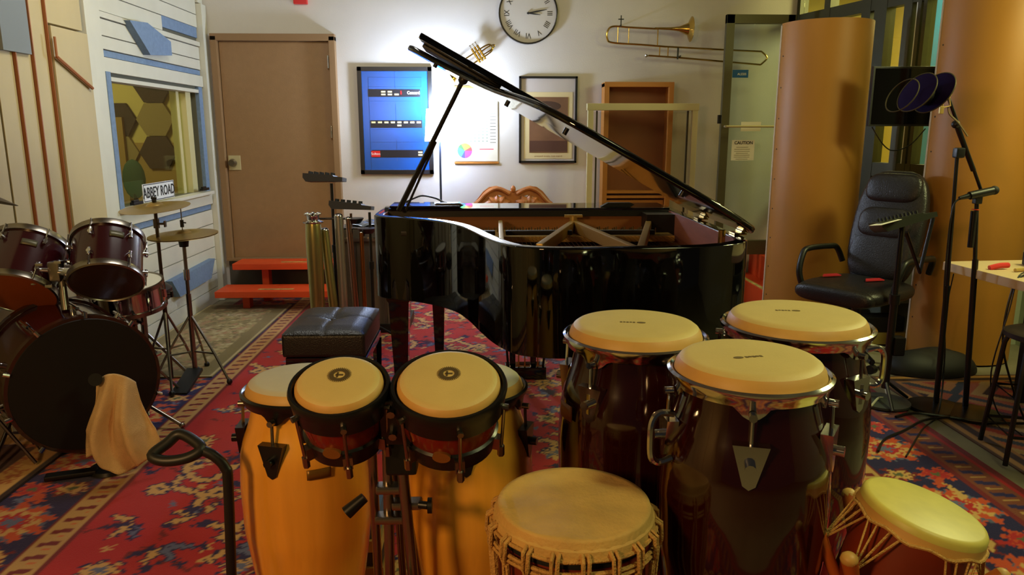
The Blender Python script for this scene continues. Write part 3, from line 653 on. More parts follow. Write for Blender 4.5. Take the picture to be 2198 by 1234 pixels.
# carved crest
cr = thing('carved_crest', 'carved wooden furniture crest with leaves behind the piano', 'carving', (.24, 6.3, .45))
def crest(sx):
    O = [(0, .93), (.03, .935), (.08, .955), (.14, .975), (.20, .965), (.25, .93), (.29, .88), (.335, .825), (.30, .80), (.26, .80), (.22, .84), (.18, .88), (.12, .90), (.07, .885), (.05, .82), (.045, .45), (0, .45)]
    M = Matrix(((sx, 0, 0, .24), (0, 0, 1, 6.28), (0, 1, 0, 0), (0, 0, 0, 1))); b = MB(); b.prism([(x, z) for x, z in O], 0, .05, M)
    b.tube(catmull([V(.24+sx*x, 6.275, z) for x, z in ((.03, .91), (.09, .945), (.15, .955), (.22, .92), (.28, .855), (.33, .82))], 4), [.018]*20+[.012], 8)
    return b
for sx in (1, -1):
    crest(sx).build('scroll_wing', CARVED, cr)
    MB().box((.24+sx*.145, 6.315, .66), (.2, .02, .42)).build('back_panel', mat('dark carved ground', (84, 46, 22), .6), cr)
    for k in range(5):
        a = radians(20+k*33); b = MB(); p0 = V(.24+sx*.13, 6.262, .80)
        d = V(cos(a)*sx, 0, sin(a)*.80+.05); sd = V(-d.z, 0, d.x); ln = .125
        b.grid(lambda u, v: p0 + d*(ln*u) + sd*((v-.5)*.085*sin(pi*min(1, u*1.02))**.7) + V(0, -.025*sin(pi*u) + .03*abs(v-.5), 0), 8, 4).build('carved_leaf', CARVED, cr, solid=.006)
MB().ell((.24, 6.28, .95), (.022, .02, .03)).build('finial', CARVED, cr)
MB().box((.24, 6.31, .24), (.66, .06, .44), bev=.01).build('chair_back_lower', CARVED, cr)
MB().box((.24, 6.1, .42), (.6, .40, .05), bev=.01).build('seat_panel', mat('dark upholstery', (60, 34, 28), .7), cr)
for x in (-.04, .52):
    for y in (5.94, 6.3): MB().box((x, y, .206), (.05, .05, .38), bev=.006).build('leg', CARVED, cr)
# pine frame and aluminium display case
pb = thing('pine_bookcase', 'tall orange pine cabinet against the back wall behind the glass case', 'cabinet', (1.28, 6.38, 0))
px0, px1, pz1 = .99, 1.565, 1.815
for c, d in (((px0+.02, 6.36, pz1/2+.01), (.04, .16, pz1-.024)), ((px1-.02, 6.36, pz1/2+.01), (.04, .16, pz1-.024)), (((px0+px1)/2, 6.36, pz1-.015), (px1-px0, .165, .04))): MB().box(c, d, bev=.003).build('frame', PINEF, pb)
MB().box(((px0+px1)/2, 6.42, pz1/2), (px1-px0-.06, .02, pz1-.04)).build('back_panel', BROWNP, pb)
for z in (.92, .88, .45): MB().box(((px0+px1)/2, 6.365, z), (px1-px0-.08, .14, .022), bev=.002).build('shelf', PINEF, pb)
MB().box(((px0+px1)/2, 6.33, .66), (px1-px0-.09, .02, .38)).build('drawer_front', PINEF, pb)
dc = thing('glass_case', 'tall aluminium framed clear glass case in front of the pine cabinet', 'display case', (1.3, 6.15, 0))
cx0, cx1, cy = .855, 1.70, 6.12; zt = 1.625
for x in (cx0, cx1): MB().box((x, cy, zt/2+.012), (.045, .045, zt-.024), bev=.004).build('upright', ALU, dc)
MB().box(((cx0+cx1)/2, cy, zt-.01), (cx1-cx0+.06, .05, .055), bev=.004).build('rail', ALU, dc); MB().box(((cx0+cx1)/2, cy, .05), (cx1-cx0, .05, .05)).build('rail', ALU, dc)
for x in (cx0+.055, cx1-.05): MB().box((x, cy+.02, zt/2), (.012, .02, zt-.08)).build('inner_strip', mat('dark gasket', (60, 52, 30), .6), dc)
MB().box(((cx0+cx1)/2, cy, zt/2), (cx1-cx0-.03, .006, zt-.1)).build('pane', glass('clear glass', (.96, .95, .9, 1)), dc)
for x in (cx0, cx1): MB().box((x, cy, .018), (.06, .3, .012)).build('foot', ALU, dc)
# floor lamp
fl = thing('floor_lamp', 'slim black floor lamp with glowing white shade beside the calendar', 'lamp', (-.36, 6.2, 0))
MB().cyl((-.36, 6.2, .013), (-.36, 6.2, .035), .13, .12, 32).build('base', BLACK, fl); MB().cyl((-.36, 6.2, .03), (-.36, 6.2, 1.56), .009).build('pole', mat('slate pole', (40, 48, 66), .4), fl)
SH = mat('glowing lamp shade', (222, 234, 255), .6, emit=26)
MB().lathe([(.122, 1.345), (.105, 1.60), (.09, 1.60), (.105, 1.345)], 32, Matrix.Translation((-.36, 6.2, 0)), closed=True).build('lamp_shade', SH, fl, label='glowing white paper shade')
bp_ = MB().ell((-.36, 6.2, 1.55), (.03, .03, .045)).build('bulb', mat('bulb', (225, 235, 255), .5, emit=120), fl)
MB().box((-.15, 6.19, 1.5), (.012, .012, .012)).build('switch', BLACK, fl) if False else None
point('lamp_light', (-.36, 6.19, 1.66), 60, (.62, .76, 1), .055)

# ================================================================== GRAND PIANO
pn = thing('grand_piano', 'black lacquered grand piano with raised lid standing on the red rug', 'piano', (.25, 3.4, 0))
ZR, ZB = 1.02, .62
curve = [(1.012, 3.1), (1.012, 2.86), (.985, 2.745), (.92, 2.675), (.83, 2.625), (.761, 2.603), (.591, 2.587), (.423, 2.578), (.30, 2.575), (.2, 2.588), (.105, 2.64), (.04, 2.756), (-.015, 2.924), (-.075, 3.144), (-.14, 3.31), (-.237, 3.438), (-.354, 3.532), (-.469, 3.59), (-.53, 3.645), (-.548, 3.72), (-.548, 3.85)]
cur = [(p.x, p.y) for p in catmull([V(x, y, 0) for x, y in curve], 4)]
OUT = [(1.012, 4.15)] + cur + [(-.548, 4.15)]
def offset(P, d):
    n = len(P); out = []
    for i in range(n):
        a = V(*P[i-1], 0); b = V(*P[i], 0); c = V(*P[(i+1) % n], 0); t1 = (b-a).normalized(); t2 = (c-b).normalized()
        n1 = V(t1.y, -t1.x, 0); n2 = V(t2.y, -t2.x, 0); m_ = (n1+n2)
        m_ = m_.normalized() / max(.5, m_.normalized().dot(n1)); q = b + m_*d; out.append((q.x, q.y))
    return out
area_ = sum(OUT[i-1][0]*OUT[i][1]-OUT[i][0]*OUT[i-1][1] for i in range(len(OUT)))
sg_ = -1 if area_ > 0 else 1     # make "inwards" positive
INN = offset(OUT, .045*sg_); INN2 = offset(OUT, .05*sg_)
def ring(b, P, Q, z0, z1, bev=.006):
    b.wn = True
    n = len(P); Pb = offset(P, bev*sg_)
    v = [[b.bm.verts.new((x, y, z)) for x, y in L_] for L_, z in ((P, z0), (P, z1-bev), (Pb, z1), (Q, z1), (Q, z0))]
    for A_, B_ in zip(v, v[1:]):
        for i in range(n): b.bm.faces.new((A_[i], A_[(i+1) % n], B_[(i+1) % n], B_[i]))
    return b
ring(MB(), OUT, INN, ZB, ZR).build('rim', BLACKG, pn, smooth=50)
MB().prism(offset(OUT, .01*sg_), ZB-.006, ZB+.03).build('bottom_board', BLACK, pn)
b = MB(); n = len(INN)
vi = [[b.bm.verts.new((x, y, z)) for x, y in INN2] for z in (.80, 1.016)] + [[b.bm.verts.new((x, y, 1.016)) for x, y in INN]]
for A_, B_ in zip(vi, vi[1:]):
    for i in range(n): b.bm.faces.new((A_[i], A_[(i+1) % n], B_[(i+1) % n], B_[i]))
b.build('inner_rim', MAHOG, pn, smooth=50)
MB().prism(INN2, .835, .845).build('soundboard', SBOARD, pn)
# cast plate and struts
MB().box((.235, 3.74, .905), (1.40, .26, .03), bev=.005).build('pin_block', GOLD, pn)
def bar(p, q, h=.055, wd=.03, z=.95, nm='plate_strut'):
    p = V(*p, 0); q = V(*q, 0); d = q-p; M = Matrix.Rotation(atan2(d.y, d.x), 3, 'Z'); c = (p+q)/2
    return MB().box((c.x, c.y, z), (d.length, wd, h), M, bev=.006).build(nm, GOLD, pn)
bar((.22, 2.98), (.45, 3.78)); bar((.60, 2.86), (.455, 3.78)); bar((.61, 2.88), (.86, 3.86)); bar((.07, 3.10), (.08, 3.80), wd=.022)
MB().cyl((.452, 3.78, .95), (.452, 3.78, 1.0), .02).box((.452, 3.78, 1.0), (.09, .03, .012)).build('strut_bolt', GOLD, pn)
ring(MB(), INN2, offset(OUT, .12*sg_), .86, .875, .002).build('plate_edge', GOLD, pn)
b = MB()
for i in range(70):
    x = -.42 + i*.0195; yn = max((y for (x1, y1), (x2, y2) in zip(INN2, INN2[1:]) for y in [y1] if abs(x1-x) < .06 and y1 < 3.6), default=2.75)
    b.cyl((x, 3.68, .92), (x+.03, yn+.10, .895), .0011, n=3, cap=False)
b.build('strings', mat('string copper', (150, 110, 80), .35, .8), pn, kind='stuff')
b = MB()
for x0, x1 in ((-.4, .05), (.1, .42), (.49, .82)): b.box(((x0+x1)/2, 3.56, .945), (x1-x0, .035, .022), bev=.004)
b.build('damper_rail', BLACK, pn)
b = MB()
for i in range(88): b.cyl((-.40+.0145*i, 3.72+.03*(i % 3), .918), (-.40+.0145*i, 3.72+.03*(i % 3), .945), .0032, n=5)
b.build('tuning_pins', CHROMED, pn, kind='stuff')
MB().box((.235, 3.885, .945), (1.42, .02, .10)).build('stretcher_face', BROWNP, pn)  # brown stands in for the plate's gold reflected in this face
MB().box((.235, 3.872, 1.003), (1.47, .012, .03)).build('stretcher_trim', BLACK, pn)
MB().box((.235, 4.02, 1.018), (1.47, .285, .026), bev=.004).build('music_shelf', BLACKG, pn)
MB().box((-.31, 3.97, 1.040), (.36, .22, .012), bev=.003).build('music_desk', BLACKG, pn)
for x in (-.20, .70): MB().prism([(-.09, 0), (-.05, .022), (.07, .022), (.09, .011), (.07, 0)], -.02, .02, WY(x, 3.93, 1.032)).build('desk_slide', BLACK, pn)
MB().prism([(-.01, 0), (.02, .03), (.06, .035), (.06, 0)], 0, .24, Matrix.Translation((-.52, 3.88, 1.0)) @ Euler((radians(90), 0, radians(90))).to_matrix().to_4x4()).build('cheek_trim', BLACKG, pn)
# action end block on the right
MB().box((.90, 3.80, .95), (.16, .13, .12)).build('action_block', BLACK, pn)
MB().box((.235, 4.30, .69), (1.5, .34, .14), bev=.008).build('keybed', BLACKG, pn)
MB().box((.235, 4.22, .88), (1.36, .06, .26), bev=.01).build('fallboard', BLACKG, pn)
for x in (-.49, .96): MB().box((x, 4.30, .84), (.1, .30, .2), bev=.02).build('key_block', BLACKG, pn)
b = MB()
for i in range(52): b.box((-.42+i*.0258, 4.35, .775), (.0245, .15, .02), bev=.001)
b.build('white_keys', mat('ivory', (228, 224, 210), .3), pn, kind='stuff')
MB().box((.37, 3.0, .585), (.30, .34, .07)).build('under_beam', BLACK, pn); MB().box((.3, 3.75, .59), (1.1, .1, .06)).build('under_beam', BLACK, pn)
def leg(x, y, s=1, lab=None):
    b = MB(); b.wn = True; v = []
    for z, h in ((ZB, .062), (ZB-.05, .062), (ZB-.07, .052), (.12, .034), (.10, .042), (.075, .042)): v.append([b.bm.verts.new((x+a*h*s, y+c*h*s, z)) for a, c in ((-1, -1), (1, -1), (1, 1), (-1, 1))])
    for A_, B_ in zip(v, v[1:]):
        for i in range(4): b.bm.faces.new((A_[i], A_[(i+1) % 4], B_[(i+1) % 4], B_[i]))
    b.bm.faces.new(v[0]); b.bm.faces.new(v[-1]); l = b.build('leg', BLACKG, pn)
    MB().cyl((x-.012, y, .042), (x+.012, y, .042), .029, n=20).cyl((x, y, .05), (x, y, .078), .014).build('caster', BRASS, l)
leg(-.45, 3.84); leg(.88, 4.05); leg(.62, 2.85); leg(-.275, 4.3, .75)
ly = MB().box((.23, 4.16, .055), (.24, .12, .075), bev=.01).build('pedal_box', BLACKG, pn)
for x in (.155, .275): MB().box((x, 4.16, .34), (.035, .04, .53), bev=.006).build('lyre_post', BLACKG, pn)
for x in (.19, .225, .30): MB().cyl((x, 4.12, .09), (x, 4.12, .6), .004, n=8).build('pedal_rod', BRASS, pn)
MB().cyl((.09, 3.95, .6), (.13, 4.14, .08), .007, n=8).build('lyre_brace', BLKSTEEL, pn); MB().cyl((.38, 3.95, .6), (.33, 4.14, .08), .007, n=8).build('lyre_brace', BLKSTEEL, pn)
for x in (.18, .23, .28): MB().box((x, 4.25, .05), (.025, .10, .01), bev=.003).build('pedal', BRASS, ly)
# lid
TH = radians(29.0); HX, HZ = 1.022, 1.034
LM = Matrix(((cos(TH), 0, sin(TH), HX), (0, 1, 0, 0), (-sin(TH), 0, cos(TH), HZ), (0, 0, 0, 1)))   # local x = X-HX, z up from lid
lid = [(x-HX, y) for x, y in offset(OUT, -.014*sg_)]
YF = 3.70
lid2 = [(x, y) for x, y in lid if y < YF]; lid2 = [(lid2[0][0], YF)] + lid2 + [(lid2[-1][0], YF)]
def slab(b, P, z0, z1, M, bev=.006):
    b.wn = True
    n = len(P); Pi = offset(P, bev*sg_)
    v = [[b.bm.verts.new(M @ V(x, y, z)) for x, y in L_] for L_, z in ((Pi, z0), (P, z0+bev), (P, z1-bev), (Pi, z1))]
    for A_, B_ in zip(v, v[1:]):
        for i in range(n): b.bm.faces.new((A_[i], A_[(i+1) % n], B_[(i+1) % n], B_[i]))
    b.bm.faces.new(v[0][::-1]); b.bm.faces.new(v[-1]); return b
slab(MB(), lid2, 0, .026, LM).build('lid', BLACKG, pn, smooth=50)
b = MB(); b.box((-.765, 3.45, .056), (1.47, .44, .026), bev=.006); bmesh.ops.transform(b.bm, matrix=LM, verts=b.bm.verts[:]); b.build('lid_flap', BLACKG, pn)
b = MB(); b.box((-1.30, 3.50, .036), (.38, .22, .014), bev=.004); bmesh.ops.transform(b.bm, matrix=LM, verts=b.bm.verts[:]); b.build('flap_bumper', BLACK, pn)
for x_, y_ in ((-1.42, 3.58), (-1.05, 3.40), (-.80, 3.0), (-.35, 2.68)):
    MB().cyl(LM @ V(x_, y_, 0), LM @ V(x_, y_, -.014), .010, n=10).build('rubber_button', BLACK, pn)
for y in (2.93, 3.45):
    h = MB().box((HX-.01, y, ZR+.004), (.05, .07, .008), bev=.002).build('hinge', BRASS, pn)
    MB().cyl((HX, y-.035, HZ-.004), (HX, y+.035, HZ-.004), .008).build('hinge_pin', BRASS, h)
pt = LM @ V(-1.275, 3.52, 0)
MB().tube([(-.435, 3.80, 1.03), pt], [.014, .011], 8).build('lid_prop', BLACK, pn)
MB().ell(pt, (.024, .02, .024), 12).build('prop_socket', BLACK, pn)
MB().tube([(-.40, 3.80, 1.03), V(-.40, 3.80, 1.03).lerp(pt, .55)], .006, 6).build('short_prop', BLACK, pn)
MB().cyl((.925, 2.86, .88), (.925, 2.86, 1.045), .014).build('lid_post', BRASS, pn)
MB().cyl((.975, 2.8, .95), (.975, 2.8, .94), .01).build('rim_screw', BRASS, pn)
cb = MB().tube(catmull([(-.42, 4.02, 1.052), (-.38, 4.02, 1.07), (-.33, 4.02, 1.085), (-.26, 4.02, 1.07), (-.22, 4.0, 1.052), (-.2, 3.95, 1.052)], 5), .005, 6).build('cable', BLACK, None, loc=(-.3, 4, 1.05), label='loop of black cable lying on the piano music shelf', cat='cable')
# ------------------------------------------------ bench
bn = thing('piano_bench', 'tufted black leather piano bench left of the piano', 'bench', (-.755, 3.66, 0))
def cush(u, v):
    x = -.955+.385*u; y = 3.40+.52*v; e = min(1, 6*min(u, 1-u))**.5 * min(1, 7*min(v, 1-v))**.5
    dd = hypot((u-.5)*.4, (v-.5)*.52); s_ = -.022*math.exp(-(dd/.05)**2)
    cr_ = -.006*math.exp(-((u-.5)*.4/.012)**2) - .006*math.exp(-((v-.5)*.52/.012)**2)
    return V(x, y, .49+.028*e+s_+cr_)
b = MB(); b.grid(cush, 40, 48); 
b.box((-.7625, 3.66, .435), (.39, .525, .115), bev=.018)
b.build('cushion', LEATHER, bn, smooth=60)
MB().ell((-.7625, 3.66, .498), (.013, .013, .006)).build('button', LEATHER, bn)
MB().box((-.755, 3.66, .355), (.38, .50, .04), bev=.004).build('apron', BLACKG, bn)
for x in (-.925, -.585):
    for y in (3.43, 3.89): 
        b = MB().cyl((x, y, .014), (x, y, .34), .016, .026, 4); b.build('leg', BLACKG, bn)

# ================================================================== DRUMS
def skirt(b, rr, z1, z0, tabs, dep, wid, M=None, n=96):
    M = M or Matrix()
    def low(a): return z0 - dep*max((max(0, 1-(abs((a-t+pi) % (2*pi)-pi)/wid)**2) for t in tabs), default=0)
    G = []
    for i in range(n):
        a = 2*pi*i/n; c, s_ = cos(a), sin(a); zl = low(a)
        G.append([b.bm.verts.new(M @ V(r_*c, r_*s_, z)) for r_, z in ((rr-.010, z1-.004), (rr-.004, z1), (rr+.002, z1-.004), (rr+.001, z1-.012), (rr-.006, z1-.022), (rr-.010, zl), (rr-.014, zl))])
    for i in range(n):
        A_, B_ = G[i], G[(i+1) % n]
        for j in range(6): b.bm.faces.new((A_[j], B_[j], B_[j+1], A_[j+1]))
    return b
def conga(label, x, y, zt, rr, belly, shell_m, hw, lugs, handle=None, skin=SKIN, stand=0, comfort=False, mark=None, badge=None):
    t = thing('conga_drum', label, 'drum', (x, y, 0), group=None)
    b0 = stand + .014; H_ = zt - .03 - b0; hr = rr*.90
    prof = []
    for k in range(19):
        u = k/18; r_ = (hr-.006)*(1-u)**1.0 + 0; 
        # u=0 top, 1 bottom
        r_ = np.interp(u, [0, .08, .2, .34, .5, .7, .85, 1], [hr-.012, hr-.006, belly*.965, belly, belly*.985, belly*.87, belly*.76, belly*.68])
        prof.append((float(r_), zt-.035-u*H_))
    T = Matrix.Translation((x, y, 0))
    prof = [(p.x, p.z) for p in catmull([V(a, 0, z) for a, z in prof], 2)]
    prof += [(prof[-1][0]-.012, prof[-1][1]), (prof[-1][0]-.012, prof[-1][1]+.05)]
    MB().lathe(prof, 48, T).build('shell', shell_m, t, smooth=70)
    hd = MB().lathe([(0, zt), (hr-.026, zt), (hr-.014, zt-.002), (hr-.006, zt-.008)], 56, T).build('head', skin, t, smooth=50)
    MB().lathe([(hr-.006, zt-.008), (hr+.001, zt-.018), (hr+.006, zt-.036), (hr+.004, zt-.05)], 56, T).build('skin_collar', SKINEDGE, hd, smooth=70)
    skirt(MB(), rr, zt-.026, zt-.058, lugs, .024, .22, T).build('rim', hw, t, smooth=60)
    for a in lugs:
        c, s_ = cos(a), sin(a); P = lambda r_, z: (x+r_*c, y+r_*s_, z)
        lg = MB().cyl(P(rr+.004, zt-.15), P(rr+.001, zt-.070), .0042, n=8).cyl(P(rr-.006, zt-.070), P(rr+.012, zt-.070), .008, n=10).build('tension_rod', hw if hw is CHROME else BLKSTEEL if False else CHROMED, t)
        rs = belly*.985; F = Matrix.Translation((x, y, 0)) @ Matrix.Rotation(a, 4, 'Z') @ Matrix(((0, 0, 1, 0), (1, 0, 0, 0), (0, 1, 0, 0), (0, 0, 0, 1)))
        pl = MB().prism([(-.034, zt-.125), (.034, zt-.125), (.012, zt-.205), (0, zt-.213), (-.012, zt-.205)], rs-.022, rs+.002, F).build('lug_plate', hw, t)
        MB().cyl(P(rs, zt-.165), P(rs+.020, zt-.165), .011, n=10).cyl(P(rr+.004, zt-.19), P(rr+.004, zt-.14), .0085, n=6).build('lug_nut', hw, pl)
    if handle is not None:
        a = handle; c, s_ = cos(a), sin(a); q = V(-s_, c, 0); rs = belly; pp = []
        for r_, z in ((0, zt-.105), (.03, zt-.10), (.046, zt-.115), (.049, zt-.15), (.046, zt-.19), (.03, zt-.205), (0, zt-.20)): pp.append(V(x+(rs-.004+r_)*c, y+(rs-.004+r_)*s_, z))
        MB().tube(catmull(pp, 4), .0075, 8).build('handle', hw, t)
    if stand:
        MB().lathe([(belly*.70, b0+.06), (belly*.70+.012, b0+.06), (belly*.70+.012, b0+.03), (belly*.70, b0+.03)], 32, T, closed=True).build('stand_ring', CHROMED, t)
        for k in range(3):
            a = 2*pi*k/3+.5; c, s_ = cos(a), sin(a)
            MB().tube([V(x+belly*.7*c, y+belly*.7*s_, b0+.045), V(x+belly*.95*c, y+belly*.95*s_, .08), V(x+belly*1.0*c, y+belly*1.0*s_, .016)], .009, 8).build('stand_leg', CHROMED, t)
    if mark:
        MK = Matrix.Translation((x+mark[3], y+mark[4], zt)) @ Matrix.Rotation(mark[2], 4, 'Z'); s_ = mark[0]
        b = MB().prism([(s_*.024+.011*cos(q), .0065*sin(q)) for q in [2*pi*i/20 for i in range(20)]], .0002, .0009, MK)
        for i in range(5): b.box(tuple(MK @ V(s_*(.006-.008*i), .001*(i % 2), .0005)), (.006, .009-.002*(i % 2), .0006), Matrix.Rotation(mark[2], 3, 'Z'))
        tag(b.build('printed_mark', mat('worn print', (104, 84, 40), .8), t), kind='stuff')
    if badge:
        a, z, w_, h_, bmt = badge; F = Matrix.Translation((x, y, 0)) @ Matrix.Rotation(a, 4, 'Z')
        n_ = 8; b = MB(); rs = belly*1.004
        b.grid(lambda u, v: F @ V(rs*cos((u-.5)*w_/rs), rs*sin((u-.5)*w_/rs), z+(v-.5)*h_), n_, 2).build('badge', bmt, t, solid=.002)
    return t
fa = radians(-110)   # direction towards the camera
conga('dark cherry conga with chrome rim and side handle, nearest of the three dark congas', .540, 1.445, .972, .163, .176, CHERRY, CHROME, [radians(-106), radians(-178), radians(-34), radians(38), radians(110)], handle=radians(196), stand=.17, mark=(-1, 0, radians(10), -.005, -.01))
conga('dark cherry conga with paper label, leftmost of the three dark congas', .376, 1.80, .952, .179, .190, CHERRY, CHROME, [radians(-135), radians(-207), radians(-63), radians(9), radians(81)], stand=.14, mark=(1, 0, radians(-10), -.01, .0), badge=(radians(-160), .745, .06, .04, mat('gold badge', (150, 90, 40), .5)))
conga('dark cherry conga behind the other dark congas, before the office chair', .818, 1.874, .956, .192, .201, CHERRY, CHROME, [radians(-60), radians(-132), radians(12), radians(156), radians(84)], handle=radians(0), stand=.14, mark=(1, 0, radians(-8), -.02, .02))
conga('natural ash conga with black hardware, left one behind the bongos', -.488, 1.90, .787, .155, .172, OAK, BLKSTEEL, [radians(-105), radians(-177), radians(-33), radians(39), radians(111)], skin=SKINW, badge=(radians(-66), .585, .06, .026, mat('brass badge', (130, 96, 40), .4, .5)))
conga('natural ash conga with black hardware, right one behind the bongos', -.045, 1.90, .787, .155, .172, OAK, BLKSTEEL, [radians(-20), radians(-92), radians(-164), radians(52), radians(124)], skin=SKINW)
# bongos
bo = thing('bongo_drums', 'pair of sunburst bongos with tan heads in front of the ash congas', 'drum', (-.195, 1.5, .915), (radians(18), 0, 0))
def bongo(x, r, lab):
    T = Matrix.Translation((x, 0, 0)); sh = MB().lathe([(r-.004, -.02), (r-.004, -.05), (r-.006, -.09), (r-.012, -.13), (r-.022, -.17), (r-.028, -.17), (r-.028, -.15)], 40, T).build('drum_shell', SUNB, bo, world=False, label=lab)
    MB().lathe([(0, 0), (r-.022, 0), (r-.014, -.002), (r-.009, -.006)], 48, T).build('head', SKIN, sh, world=False)
    MB().lathe([(r-.009, -.006), (r-.003, -.014), (r-.001, -.03)], 48, T).build('skin_collar', SKINEDGE, sh, world=False)
    MB().lathe([(r+.001, -.022), (r+.004, -.014), (r+.010, -.014), (r+.013, -.022), (r+.009, -.042), (r+.006, -.072), (r+.001, -.074), (r+.001, -.04)], 48, T, closed=True).build('rim', BLKSTEEL, sh, world=False)
    tabs = [radians(-90+18+60*k) for k in range(6)]
    MB().lathe([(r-.012, -.125), (r-.006, -.13), (r-.014, -.172), (r-.02, -.172)], 40, T, closed=True).build('bottom_ring', BLKSTEEL, sh, world=False)
    for a in [radians(q) for q in (-140, -78, -18, 50, 110, 170)]:
        c, s_ = cos(a), sin(a); P = lambda q, z: (x+q*c, q*s_, z)
        MB().cyl(P(r+.011, -.045), P(r+.004, -.18), .0038, n=8).cyl(P(r+.0, -.05), P(r+.020, -.05), .0068, n=8).cyl(P(r+.004, -.185), P(r+.004, -.158), .008, n=6).box(P(r-.006, -.15), (.02, .02, .03), Matrix.Rotation(a, 3, 'Z')).build('tension_rod', CHROMED if a < 0 else BLKSTEEL, sh, world=False)
    b = MB(); pr = []
    for k in range(36):
        a0 = 2*pi*k/36; b.prism([(.022*cos(a0), .022*sin(a0)), (.026*cos(a0+.06), .026*sin(a0+.06)), (.022*cos(a0+.12), .022*sin(a0+.12))], .0003, .0009, T @ Matrix.Translation((0, .012, 0)))
    b.lathe([(.012, .0009), (.021, .0009), (.021, .0003)], 32, T @ Matrix.Translation((0, .012, 0))); b.box((x, .012, .0006), (.016, .005, .0006)).box((x-.004, .012, .0006), (.004, .018, .0006))
    b.build('printed_mark', mat('ink emblem', (78, 62, 34), .8), sh, world=False)
    F = T @ Matrix.Rotation(radians(-98), 4, 'Z') @ Matrix(((0, 0, 1, 0), (1, 0, 0, 0), (0, 1, 0, 0), (0, 0, 0, 1)))
    MB().prism([(.019*cos(q), -.128+.013*sin(q)) for q in [2*pi*i/24 for i in range(24)]], r-.014, r-.004, F).build('badge', mat('badge ring', (150, 100, 44), .4, .5), sh, world=False)
bongo(-.1135, .0945, 'smaller left bongo'); bongo(.1165, .1115, 'larger right bongo')
MB().box((-.004, .0, -.095), (.055, .07, .12), bev=.006).build('centre_block', BLKSTEEL, bo, world=False)
for z in (-.06, -.12): MB().cyl((-.004, -.05, z), (-.004, -.03, z), .009, n=8).build('block_bolt', CHROMED, bo, world=False)
bs = thing('bongo_stand', 'chrome tube bongo stand between the two ash congas', 'stand', (-.21, 1.66, 0))
MB().cyl((-.215, 1.60, .74), (-.205, 1.62, .86), .03, n=12).box((-.19, 1.57, .73), (.07, .05, .12), bev=.008).build('clamp', BLKSTEEL, bs)
for p, q, r_ in (((-.275, 1.72, .014), (-.262, 1.60, .78), .011), ((-.235, 1.62, .30), (-.225, 1.60, .80), .012), ((-.20, 1.68, .014), (-.215, 1.63, .72), .009), ((-.165, 1.60, .20), (-.192, 1.575, .70), .013), ((-.15, 1.80, .014), (-.19, 1.66, .5), .010)): MB().cyl(p, q, r_, n=12).build('tube', CHROMED, bs)
for z, x in ((.615, -.22), (.575, -.185), (.54, -.225)): MB().box((x, 1.60, z), (.07, .035, .02), bev=.006).build('clamp', CHROMED, bs)
MB().cyl((-.155, 1.575, .585), (-.135, 1.57, .585), .009).cyl((-.135, 1.57, .585), (-.125, 1.57, .585), .018, n=12).build('wing_nut', BLACK, bs)
MB().cyl((-.28, 1.585, .60), (-.32, 1.57, .57), .012, .016).build('grip', BLACK, bs)
MB().tube([(-.21, 1.62, .30), (-.34, 1.50, .02)], .008).build('leg', CHROMED, bs); MB().tube([(-.21, 1.62, .30), (-.06, 1.52, .02)], .008).build('leg', CHROMED, bs); MB().tube([(-.21, 1.62, .30), (-.21, 1.9, .02)], .008).build('leg', CHROMED, bs)
def cloth(name, label, fn, m_, loc, nu=36, nv=30): return MB().grid(fn, nu, nv).build(name, m_, None, loc=loc, solid=.004, smooth=180, label=label, cat='towel')
cloth('towel', 'pale towel tip hanging at the foot of the bongo stand', lambda u, v: V(-.21+(u-.5)*(.03+.14*v)+.01*sin(9*v), 1.53+.025*sin(11*u+2*v)-.02*v, .40-.30*v), TOWELW, (-.21, 1.53, .1), 20, 20)
bx = thing('book_stack', 'small stack of cases on the rug between the ash congas', 'box', (-.40, 2.25, .013))
for i, (mm, d) in enumerate(((mat('tan case', (150, 116, 60), .6), (.14, .2, .05)), (mat('dark case', (40, 34, 26), .6), (.13, .18, .05)), (mat('sand case', (168, 134, 76), .6), (.13, .19, .04)), (mat('blue case', (70, 92, 138), .6), (.11, .16, .08)))):
    z = .014+[0, .05, .10, .14][i]; MB().box((-.40, 2.25, z+d[2]/2), d, bev=.003).build('case', mm, bx)
# djembe
dj = thing('djembe', 'djembe with goat skin head and rope lacing in the foreground', 'drum', (.172, 1.353, 0))
T = Matrix.Translation((.172, 1.353, 0)) @ Matrix.Diagonal((.95, .95, 1, 1)); zt = .705
MB().lathe([(p.x, p.z) for p in catmull([V(a, 0, z) for a, z in ((.152, zt-.02), (.158, zt-.07), (.156, .50), (.142, .40), (.105, .29), (.078, .24), (.075, .18), (.095, .08), (.115, .014), (.10, .014))], 5)], 48, T).build('shell', REDBR, dj, smooth=70)
hd = MB(); 
def djh(u, v):
    a = 2*pi*u; r_ = .158*min(1, v*1.25) if v < .8 else .158+.006*(v-.8)/.2; z = zt+.002*sin(6*a)*v*(v < .8) if v < .8 else zt-.014*(v-.8)/.2-.003*(1+sin(31*a))*(v-.8)/.2
    return T @ V(r_*cos(a), r_*sin(a), z)
hd.grid(djh, 64, 20, closeu=True).build('head', GOAT, dj, smooth=180)
MB().lathe([(.160, zt-.012), (.167, zt-.018), (.169, zt-.032), (.160, zt-.034)], 56, T, closed=True).build('skin_collar', GOAT, dj)
MB().lathe([(.158, zt-.034), (.161, zt-.038), (.160, zt-.056), (.156, zt-.056)], 56, T, closed=True).build('black_band', BLACKM, dj)
rng = random.Random(3)
for zz, rr in ((zt-.034, .171), (zt-.058, .173), (zt-.068, .174)):
    MB().tube([T @ V(rr*cos(2*pi*i/60), rr*sin(2*pi*i/60), zz+.0015*sin(7*i)) for i in range(60)], .0042, 6, closed=True).build('rope_ring', ROPE, dj)
NK = 19
